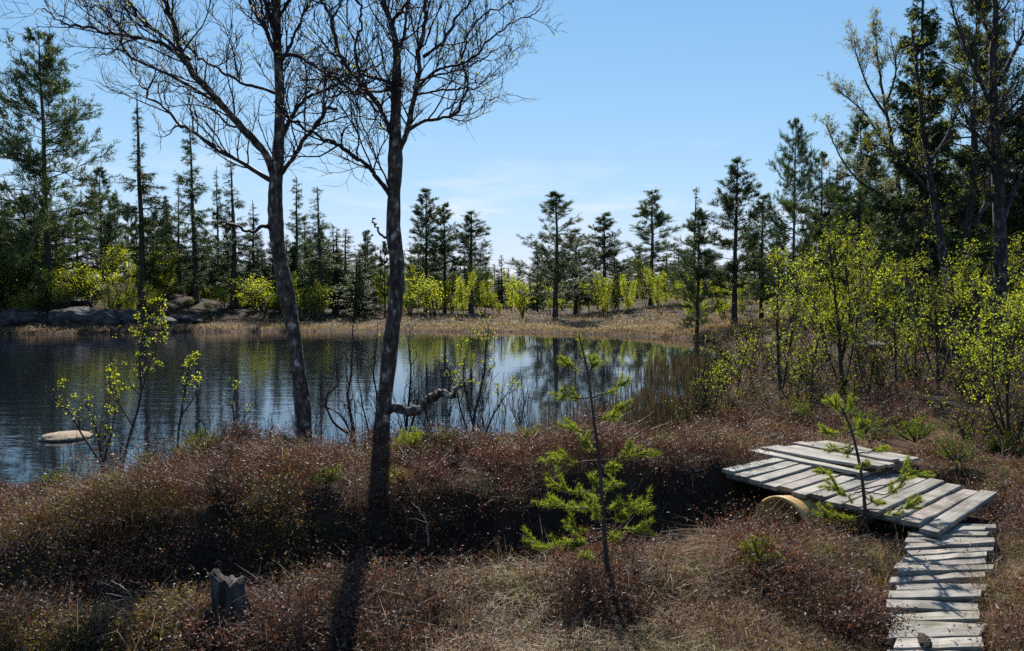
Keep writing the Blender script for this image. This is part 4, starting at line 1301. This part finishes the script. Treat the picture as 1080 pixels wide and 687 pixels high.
br = []
for (sx, sy, ex, ey, f0) in [(165, 105, 112, 76, .3), (165, 105, 182, 62, .3), (175, 165, 100, 158, .35), (175, 165, 252, 128, .45), (182, 215, 255, 190, .4), (182, 215, 235, 205, .3), (184, 250, 95, 232, .35),
                             (188, 320, 70, 316, .4), (190, 320, 325, 298, .4), (188, 300, 150, 268, .1), (192, 330, 232, 345, .3), (196, 400, 72, 384, .4), (196, 400, 228, 380, .3), (190, 395, 175, 360, .2),
                             (200, 440, 62, 425, .35), (200, 440, 130, 438, .3), (200, 440, 328, 440, .45), (200, 440, 240, 432, .4), (205, 490, 120, 492, .4), (205, 480, 310, 492, .5), (205, 470, 265, 455, .4),
                             (207, 510, 32, 532, .55), (207, 515, 115, 528, .5), (207, 500, 238, 518, .4), (210, 545, 165, 572, .5), (205, 470, 180, 440, .2), (198, 410, 165, 410, .3)]:
    br.append((*z3(sx, sy), *z3(ex, ey), f0))
pine_sapling([z3(217, 650), z3(211, 560), z3(205, 480), z3(195, 330), z3(182, 230), z3(165, 100), z3(143, 8)], 6, br, 5.05, 'slender bright green pine sapling with a thin leaning stem in the dry grass', 601)


def z8(*v):
    return 860 + v[0] * .262, 400 + v[1] * .262


br = []
for (sx, sy, ex, ey, f0) in [(120, 145, 60, 90, .2), (120, 145, 145, 95, .2), (110, 130, 85, 75, .2), (145, 210, 35, 215, .4), (145, 210, 205, 180, .35), (145, 215, 190, 215, .3), (155, 260, 55, 290, .35), (160, 270, 130, 300, .3),
                             (165, 300, 275, 272, .5), (175, 340, 205, 350, .4), (180, 380, 28, 372, .75), (190, 440, 75, 440, .75), (190, 440, 400, 370, .6), (190, 450, 330, 455, .7), (190, 450, 115, 470, .6),
                             (198, 520, 380, 515, .85), (200, 540, 330, 555, .5), (200, 550, 370, 615, .5), (200, 550, 20, 550, .5), (200, 545, 110, 560, .4), (195, 470, 250, 500, .6)]:
    br.append((*z8(sx, sy), *z8(ex, ey), f0))
pine_sapling([z8(212, 625), z8(203, 540), z8(194, 440), z8(180, 350), z8(150, 220), z8(115, 135), z8(88, 85)], 4.6, br, 6.2, 'small thin pine sapling growing in front of the footbridge', 602, dens=1000)


# small green shrubs in the heather
def shrublet(px, py, y, r, h, label, seed, cols, n=700, nl=.03, name='spruce_seedling', cat='seedling'):
    rng = np.random.default_rng(seed)
    c = at(px, py, y); root = np.array([c[0], c[1], gz(c[0], c[1])])
    o = empty(name, root, label, cat)
    m = 26
    a = rng.uniform(0, 6.28, m); e = rng.uniform(.15, 1.3, m)
    D = np.stack([np.cos(a) * np.cos(e), np.sin(a) * np.cos(e), np.sin(e)], -1)
    hgt = max(c[2] - root[2], .12)
    P = grow(np.tile(root + np.array([0, 0, .06]), (m, 1)), D, rng.uniform(.7, 1.1, m) * np.hypot(r * np.cos(e), (h + hgt) * np.sin(e)), 6, .1, .03, rng)
    B = Buf(); tubes(B, P, np.linspace(.005, .002, 7)[None].repeat(m, 0), 4); B.build('stem', M['sapbark'], o, loc=root)
    j = rng.integers(0, m, n * 3); S, tn = pick(P[j], rng.uniform(.25, 1, len(j)))
    S = S + rng.normal(0, .012, S.shape)
    B = Buf()
    needles(B, S, norm(tn * .6 + rng.normal(0, .7, tn.shape)), nl * rng.uniform(.6, 1.2, len(j)), np.full(len(j), nl * .22), rng, cols[rng.integers(0, len(cols), len(j))] * rng.uniform(.7, 1.2, (len(j), 1)))
    B.build('foliage', M['sap_needle'], o, smooth=False, loc=root)


YG = np.array([(.20, .22, .03), (.26, .26, .035), (.15, .18, .03)])
MG = np.array([(.10, .13, .025), (.14, .16, .03), (.07, .10, .02)])
shrublet(432, 484, 7.7, .26, .16, 'bright yellow-green spruce seedling beside the foot of the upright birch', 701, YG, 900)
shrublet(176, 548, 6.6, .13, .14, 'small yellow-green seedling alone in the dark heather', 702, YG, 260)
shrublet(215, 468, 8.9, .40, .12, 'olive crowberry shrub covering the heather mound', 703, MG * .8, 1400, .03, 'crowberry_shrub', 'shrub')
shrublet(158, 492, 8.5, .22, .14, 'green low shrub at the foot of the slanting young birch', 704, MG, 500, .03, 'crowberry_shrub', 'shrub')
shrublet(965, 445, 9.6, .38, .10, 'mossy green shrub beside the path past the landing', 705, MG, 1000, .035, 'juniper_shrub', 'shrub')
shrublet(912, 440, 10.2, .28, .14, 'green low juniper behind the small pine sapling', 706, MG, 800, .035, 'juniper_shrub', 'shrub')
shrublet(1010, 455, 8.3, .25, .10, 'small green shrub among the dead heather beyond the footbridge corner', 707, MG, 500, .03, 'juniper_shrub', 'shrub')
shrublet(840, 432, 11.5, .35, .14, 'low green juniper under the birch sapling nearest the water', 708, MG * .9, 800, .04, 'juniper_shrub', 'shrub')
shrublet(420, 527, 6.8, .16, .08, 'rusty green sprig clump in the heather below the upright birch', 709, MG * np.array([1.6, .9, .7]), 400, .03, 'crowberry_shrub', 'shrub')
shrublet(345, 540, 6.7, .18, .08, 'olive sprig clump in the heather between the birch shadows', 710, MG * .9, 400, .03, 'crowberry_shrub', 'shrub')
for k_, (px, py, y_, r_, lab_) in enumerate([(60, 500, 8.2, .2, 'pale olive sprig clump in the heather nearest the tan rock'), (300, 500, 8.1, .3, 'green sprig clump between the fallen branch and the leaning birch'), (470, 500, 8.0, .28, 'olive sprig clump just past the spruce seedling'),
                                           (560, 495, 8.3, .3, 'olive sprig clump behind the top of the bright pine sapling'), (700, 500, 8.0, .25, 'dull green sprig clump in the heather before the far end of the footbridge'), (120, 530, 7.0, .2, 'rusty sprig clump out in the heather below the slanting young birch'), (800, 610, 5.2, .22, 'mossy green clump in the dry grass before the culvert pipe')]):
    shrublet(px, py, y_, r_, .08, lab_, 730 + k_, MG * np.array([1.1, 1.0, .8]), 500, .028, 'crowberry_shrub', 'shrub')
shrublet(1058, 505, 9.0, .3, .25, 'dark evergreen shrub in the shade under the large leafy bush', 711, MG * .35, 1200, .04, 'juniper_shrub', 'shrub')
print('small plants', round(time.time() - T0, 1))

# ------------------------------------------------------------------ ground cover
rng = np.random.default_rng(900)


def scatter(n, y0, y1, xl, xr, pw=1.0):
    """points in a fan that the view covers with a margin"""
    u = rng.uniform(0, 1, n)
    y = (y0 ** (1 - pw) + u * (y1 ** (1 - pw) - y0 ** (1 - pw))) ** (1 / (1 - pw)) if pw != 1 else y0 * (y1 / y0) ** u
    k = rng.uniform(xl, xr, n)
    return k * y, y


def allowed(x, y, s, smin=.02):
    ok = s > smin
    for P in NOGO:
        Pm = np.array(P); ctr = Pm.mean(0)
        ok &= ~inside(x, y, ctr + (Pm - ctr) * 1.0)
    return ok & (polydist(x, y, PATHLINE, False) > .22 + .1 * rng.random(len(x)))


def blades(buf, x, y, z, h, w, lean, cols, seg=2, bend=.5):
    n = len(x)
    a = rng.uniform(0, 6.283, n)
    d = np.stack([np.cos(a), np.sin(a), np.zeros(n)], -1)
    sdv = np.stack([-np.sin(a + rng.normal(0, .8, n)), np.cos(a), np.zeros(n)], -1)
    B0 = np.stack([x, y, z - .02], -1)
    lean = np.asarray(lean).reshape(-1, 1); h = np.asarray(h).reshape(-1, 1); w = np.asarray(w).reshape(-1, 1)
    up = np.array([0, 0, 1.0])
    m1 = B0 + up * h * .55 + d * lean * h * .3
    tp = B0 + up * h * (1 - .25 * lean) + d * lean * h * bend * 1.6
    V = np.stack([B0 - sdv * w / 2, B0 + sdv * w / 2, m1 + sdv * w * .4, m1 - sdv * w * .4, tp], 1)
    o = np.arange(n)[:, None] * 5
    buf.add(V, o + np.array([0, 1, 2, 3]), o + np.array([3, 2, 4]), np.repeat(cols, 5, 0))
    return tp, m1


HC = .72 * np.array([(.085, .042, .032), (.11, .055, .04), (.06, .036, .028), (.14, .085, .06), (.10, .075, .04), (.075, .03, .03)])
TIPS = np.array([(.18, .12, .085), (.25, .205, .16), (.19, .125, .085), (.15, .11, .08)])
LEAFLET = .92 * np.array([(.112, .058, .052), (.145, .078, .066), (.082, .044, .042), (.115, .072, .042), (.06, .038, .032)])
RUST = np.array([(.20, .075, .045), (.16, .06, .045), (.22, .11, .05)])
OLV = np.array([(.15, .14, .03), (.11, .11, .03), (.20, .17, .04)])
STRAW = .82 * np.array([(.30, .22, .12), (.38, .29, .17), (.24, .16, .09), (.20, .15, .07), (.42, .34, .22)])
MOSS = np.array([(.09, .10, .025), (.12, .12, .03)])


def heather(buf, n, y0, y1, xl, xr, wmin, hm, pw, dens):
    x, y = scatter(n, y0, y1, xl, xr, pw)
    s = shore(x, y)
    keep = allowed(x, y, s, .03) & (rng.random(n) < dens(x, y, s) * (.35 + .65 * sstep(-.75, -.1, vnoise(x * 2.3, y * 2.3, 43))))
    x, y, s = x[keep], y[keep], s[keep]
    # each point becomes a tuft of stems
    k = 5
    x = np.repeat(x, k); y = np.repeat(y, k); s = np.repeat(s, k)
    sc = np.maximum(1, y / 9)
    x = x + rng.normal(0, .045, len(x)) * sc; y = y + rng.normal(0, .045, len(y)) * sc
    z = ground(x, y, s)
    nn = vnoise(x * 1.1, y * 1.1, 41); n2 = vnoise(x * .5, y * .5, 42); n3 = vnoise(x * 2.3, y * 2.3, 43)
    dd = y - np.interp(x, [p[0] for p in DITCH], [p[1] for p in DITCH])
    h = hm * rng.uniform(.55, 1.15, len(x)) * np.clip(.95 + .35 * nn + .9 * n3 + .5 * vnoise(x * 5, y * 5, 46), .2, 2.1) * (1 + .65 * np.exp(-((dd - 1.0) / .5) ** 2) * (x < 2.6)) * (1 - .45 * sstep(-3.8, -5.0, x) * sstep(6.5, 8, y))
    w = np.maximum(wmin, y * .0006) * rng.uniform(.7, 1.3, len(x))
    c = HC[rng.integers(0, len(HC), len(x))] * (1 + .35 * n2)[:, None]
    g = (n3 > .45)[:, None]
    c = np.where(g, c * .5 + MOSS[0] * .5, c)
    tp, m1 = blades(buf, x, y, z, h, w, rng.uniform(.3, 1.2, len(x)), c * .8)
    # leaflets on the stems
    m = 6
    f = rng.uniform(.05, 1, (len(x) * m, 1))
    S = np.repeat(m1, m, 0) * (1 - f) + np.repeat(tp, m, 0) * f + rng.normal(0, .022, (len(x) * m, 3)) * np.repeat(sc, m)[:, None]
    pale = sstep(-.3, .6, np.repeat(nn, m)) * .18 + .05
    q4 = np.repeat(vnoise(x * 1.9, y * 1.9, 47), m); q5 = np.repeat(vnoise(x * 1.3, y * 1.3, 49), m)
    cc = LEAFLET[rng.integers(0, len(LEAFLET), len(S))]
    cc = np.where((q4 > .52)[:, None] & (rng.random((len(S), 1)) < .7), RUST[rng.integers(0, len(RUST), len(S))], cc)
    cc = np.where((q5 > .42)[:, None] & (rng.random((len(S), 1)) < .7), OLV[rng.integers(0, len(OLV), len(S))], cc)
    cc = np.where((rng.random(len(S)) < pale)[:, None], TIPS[rng.integers(0, len(TIPS), len(S))], cc)
    cc = cc * rng.uniform(.5, 1.35, (len(S), 1))
    k2 = np.maximum(1, np.repeat(y, m) / 8)
    needles(buf, S, norm(rng.normal(size=S.shape) + np.array([0, 0, .3])), .026 * k2 * rng.uniform(.5, 1.3, len(S)), .011 * k2 * rng.uniform(.6, 1.4, len(S)), rng, cc)


def ditchside(x, y):             # +1 behind the ditch, 0 in front
    return (y > np.interp(x, [p[0] for p in DITCH], [p[1] for p in DITCH]) - .1) | (x > 4.5)


Hb = Buf()
heather(Hb, 24000, 4.0, 11.6, -1.08, 1.12, .0035, .24, .6, lambda x, y, s: np.where(ditchside(x, y), 1.0, .16 + .8 * np.maximum(sstep(.0, .3, vnoise(x * 1.5, y * 1.5, 44)), sstep(-.6, -1.6, x + .3 * (y - 4)))) * np.where((x > 4) & (y > 8), .8, 1))
heather(Hb, 5000, 11, 36, .12, 1.2, .006, .30, 1.2, lambda x, y, s: .75 + 0 * x)
# long dead stalks and pale brittle twigs standing out of the cushions
x, y = scatter(5200, 4.0, 11, -.92, .92, .6); s_ = shore(x, y); kp = allowed(x, y, s_, .05) & (vnoise(x * .9, y * .9, 48) > -.25); x, y, s_ = x[kp], y[kp], s_[kp]
blades(Hb, x, y, ground(x, y, s_), rng.uniform(.22, .48, len(x)), np.maximum(.0028, y * .0005) * rng.uniform(.7, 1.2, len(x)), rng.uniform(.2, 1.4, len(x)), np.array([(.26, .22, .19), (.16, .12, .10), (.34, .30, .27)])[rng.integers(0, 3, len(x))] * rng.uniform(.6, 1.1, (len(x), 1)))
tag(Hb.build('heather', M['heath'], smooth=False), kind='stuff')


def grass(buf, n, y0, y1, xl, xr, wmin, hm, pw, dens, cols=STRAW, smin=.03, k=5, mix=True):
    x, y = scatter(n, y0, y1, xl, xr, pw)
    s = shore(x, y)
    keep = allowed(x, y, s, smin) & (rng.random(n) < dens(x, y, s))
    x, y = np.repeat(x[keep], k), np.repeat(y[keep], k)
    sc = np.maximum(1, y / 9)
    x = x + rng.normal(0, .05, len(x)) * sc; y = y + rng.normal(0, .05, len(y)) * sc
    s = shore(x, y); z = ground(x, y, s)
    n1 = vnoise(x * .9, y * .9, 51); n2 = vnoise(x * .3, y * .3, 52)
    h = hm * rng.uniform(.4, 1.3, len(x)) * (1 + .5 * n1 + .3 * vnoise(x * 2.7, y * 2.7, 53))
    w = np.maximum(wmin, y * .00055) * rng.uniform(.7, 1.3, len(x))
    c = cols[rng.integers(0, len(cols), len(x))] * (1 + .25 * n1 + .2 * n2)[:, None]
    c = c * rng.uniform(.55, 1.35, (len(x), 1))
    if mix:
        r_ = rng.random(len(x)); n4 = vnoise(x * 2.1, y * 2.1, 57)
        c = np.where(((r_ < .16) | ((n4 > .35) & (r_ < .5)))[:, None], RUST[rng.integers(0, 3, len(x))] * .75, c)
        c = np.where(((r_ > .88) | ((n4 < -.4) & (r_ > .55)))[:, None], OLV[rng.integers(0, 3, len(x))], c)
    blades(buf, x, y, z, h, w, rng.uniform(.3, 2.6 if mix else 1.3, len(x)), c)


Gb = Buf()
grass(Gb, 22000, 3.3, 7.0, -.95, .95, .0035, .13, .5, lambda x, y, s: np.where(ditchside(x, y), .05, (.6 + .7 * vnoise(x * 1.1, y * 1.1, 45)) * (1 - .85 * sstep(-.4, -1.6, x + .3 * (y - 4)))))
grass(Gb, 11500, 3.3, 7.5, .2, 1.2, .0035, .14, .5, lambda x, y, s: np.where(ditchside(x, y), .1, .6))
grass(Gb, 4200, 7.5, 12, .35, 1.2, .004, .15, .8, lambda x, y, s: .55 + 0 * x)
grass(Gb, 3600, 11, 36, .15, 1.2, .008, .25, 1.1, lambda x, y, s: .7 + 0 * x)
tag(Gb.build('dry_grass', M['straw'], smooth=False), kind='stuff')

Gb = Buf()
FARS = np.array([(.31, .25, .15), (.37, .31, .20), (.22, .165, .11), (.17, .12, .085), (.25, .225, .11)])
grass(Gb, 24000, 35.5, 52, -.95, .45, .03, .24, 2.2, lambda x, y, s: (sstep(12, 2, s) * .9 + .1) * (1 - .85 * sstep(-15, -21, x) * sstep(.8, 2.0, s)), FARS, .25, 5, False)
grass(Gb, 20000, 48, 115, -.75, .75, .05, .3, 1.2, lambda x, y, s: .6 - .55 * sstep(-15, -20, x), FARS * .8, .0, 4, False)
tag(Gb.build('bank_grass', M['straw'], smooth=False), kind='stuff')

# green moss and leaf litter specks in the near field
Mb = Buf()
x, y = scatter(9000, 3.4, 11, -.95, .95, .6); s = shore(x, y)
kp = allowed(x, y, s) & (vnoise(x * 1.6, y * 1.6, 61) > .25)
x, y, s = np.repeat(x[kp], 5), np.repeat(y[kp], 5), np.repeat(s[kp], 5)
x = x + rng.normal(0, .03, len(x)); y = y + rng.normal(0, .03, len(y))
z = ground(x, y, s)
blades(Mb, x, y, z, .10 * rng.uniform(.5, 1.2, len(x)), .006 * rng.uniform(.6, 1.4, len(x)), rng.uniform(.2, 1.0, len(x)), MOSS[rng.integers(0, 2, len(x))] * rng.uniform(.6, 1.2, (len(x), 1)))
tag(Mb.build('moss', M['straw'], smooth=False), kind='stuff')

# reeds in the shallows
Rb = Buf()
x = rng.uniform(-6, 8, 120000); y = rng.uniform(9.7, 26, 120000); s = shore(x, y)
dn = np.where(x > .3, (sstep(-4.2, -.2, s) ** 1.4 * 1.1 + .4 * sstep(-.8, 0, s)) * np.where(y > 15, .4, 1), sstep(-1.0, -.1, s) * .2) * (vnoise(x * .9, y * .9, 71) * .5 + .6)
kp = (s < .05) & (rng.random(len(x)) < dn)
x, y = x[kp], y[kp]; n = len(x)
RC = np.array([(.03, .027, .02), (.05, .04, .028), (.10, .08, .05), (.035, .04, .022)])
blades(Rb, x, y, np.full(n, -.05), rng.uniform(.25, .8, n) * np.where(y > 15, .7, 1), np.maximum(.007, y * .0008) * rng.uniform(.7, 1.3, n), rng.uniform(0, .25, n), RC[rng.integers(0, 4, n)])
tag(Rb.build('reeds', M['straw'], smooth=False), kind='stuff')
print('ground cover', round(time.time() - T0, 1), 'heather', Hb.n, 'grass', Gb.n, 'reeds', n)

# ------------------------------------------------------------------ light, sky, camera
W = bpy.data.worlds.new('World'); SC.world = W; W.use_nodes = True
nt = W.node_tree
for n_ in list(nt.nodes):
    nt.nodes.remove(n_)
out = nt.nodes.new('ShaderNodeOutputWorld'); bg = N(nt, 'ShaderNodeBackground', Strength=.08)
sky = N(nt, 'ShaderNodeTexSky', sky_type='NISHITA', sun_disc=False)
sky.sun_elevation = math.radians(SUN_EL); sky.sun_rotation = math.radians(SUN_AZ)
sky.altitude = 400; sky.air_density = 1.0; sky.dust_density = 0.0; sky.ozone_density = 6.0
EXPO = .92
_u = .08 * 2 ** EXPO
v1 = N(nt, 'ShaderNodeVectorMath', operation='MULTIPLY'); v1.inputs[1].default_value = (_u * 1.12, _u * 1.26, _u * 1.08)
nt.links.new(sky.outputs[0], v1.inputs[0])
v2 = N(nt, 'ShaderNodeVectorMath', operation='MULTIPLY'); nt.links.new(v1.outputs[0], v2.inputs[0]); nt.links.new(v1.outputs[0], v2.inputs[1])
v3 = N(nt, 'ShaderNodeVectorMath', operation='ADD'); v3.inputs[1].default_value = (1, 1, 1); nt.links.new(v2.outputs[0], v3.inputs[0])
v4 = N(nt, 'ShaderNodeVectorMath', operation='POWER'); v4.inputs[1].default_value = (.5, .5, .5); nt.links.new(v3.outputs[0], v4.inputs[0])
v5 = N(nt, 'ShaderNodeVectorMath', operation='DIVIDE'); nt.links.new(v1.outputs[0], v5.inputs[0]); nt.links.new(v4.outputs[0], v5.inputs[1])
v6 = N(nt, 'ShaderNodeVectorMath', operation='MULTIPLY'); v6.inputs[1].default_value = (1 / _u, 1 / _u, 1.22 / _u); nt.links.new(v5.outputs[0], v6.inputs[0])
# thin clouds low over the horizon
tc = nt.nodes.new('ShaderNodeTexCoord'); sx = nt.nodes.new('ShaderNodeSeparateXYZ'); nt.links.new(tc.outputs['Generated'], sx.inputs[0])
mp = nt.nodes.new('ShaderNodeMapping'); mp.inputs['Scale'].default_value = (2.2, 2.2, 13); nt.links.new(tc.outputs['Generated'], mp.inputs[0])
cn = N(nt, 'ShaderNodeTexNoise', Scale=2.2, Detail=7, Roughness=.6); nt.links.new(mp.outputs[0], cn.inputs['Vector'])
cr = N(nt, 'ShaderNodeMapRange'); nt.links.new(cn.outputs[0], cr.inputs['Value']); cr.inputs['From Min'].default_value = .52; cr.inputs['From Max'].default_value = .72
el = N(nt, 'ShaderNodeMapRange'); nt.links.new(sx.outputs['Z'], el.inputs['Value']); el.inputs['From Min'].default_value = .22; el.inputs['From Max'].default_value = .06
mm = N(nt, 'ShaderNodeMath', operation='MULTIPLY'); nt.links.new(cr.outputs[0], mm.inputs[0]); nt.links.new(el.outputs[0], mm.inputs[1])
m3 = N(nt, 'ShaderNodeMath', operation='MULTIPLY'); nt.links.new(mm.outputs[0], m3.inputs[0]); m3.inputs[1].default_value = .95
mixc = N(nt, 'ShaderNodeMix', data_type='RGBA'); nt.links.new(m3.outputs[0], mixc.inputs[0]); nt.links.new(v6.outputs[0], mixc.inputs[6]); mixc.inputs[7].default_value = (6.2, 6.5, 6.9, 1)
nt.links.new(mixc.outputs[2], bg.inputs[0]); nt.links.new(bg.outputs[0], out.inputs[0])

L = bpy.data.lights.new('sun', 'SUN'); L.energy = 5.0; L.angle = math.radians(.53); L.color = (1, .95, .87)
so = bpy.data.objects.new('sun', L); COL.objects.link(so)
e, a = math.radians(SUN_EL), math.radians(SUN_AZ)
dirv = Vector((math.sin(a) * math.cos(e), math.cos(a) * math.cos(e), math.sin(e)))
so.rotation_euler = dirv.to_track_quat('Z', 'Y').to_euler(); so.location = (0, 20, 30)

cd = bpy.data.cameras.new('camera'); cam = bpy.data.objects.new('camera', cd); COL.objects.link(cam)
cam.location = CAM; cam.rotation_euler = (math.pi / 2 - PITCH, 0, 0)
cd.sensor_width = 36; cd.lens = 36 * F / 1080; cd.clip_end = 5000; cd.clip_start = .05
SC.camera = cam
SC.view_settings.view_transform = 'Standard'; SC.view_settings.look = 'None'; SC.view_settings.gamma = 1
SC.view_settings.use_curve_mapping = False
SC.view_settings.exposure = EXPO
SC.cycles.max_bounces = 5; SC.cycles.diffuse_bounces = 2; SC.cycles.glossy_bounces = 3; SC.cycles.transmission_bounces = 3
SC.cycles.caustics_reflective = False; SC.cycles.caustics_refractive = False
SC.cycles.sample_clamp_indirect = 6
SC.cycles.use_denoising = False
print('done', round(time.time() - T0, 1))
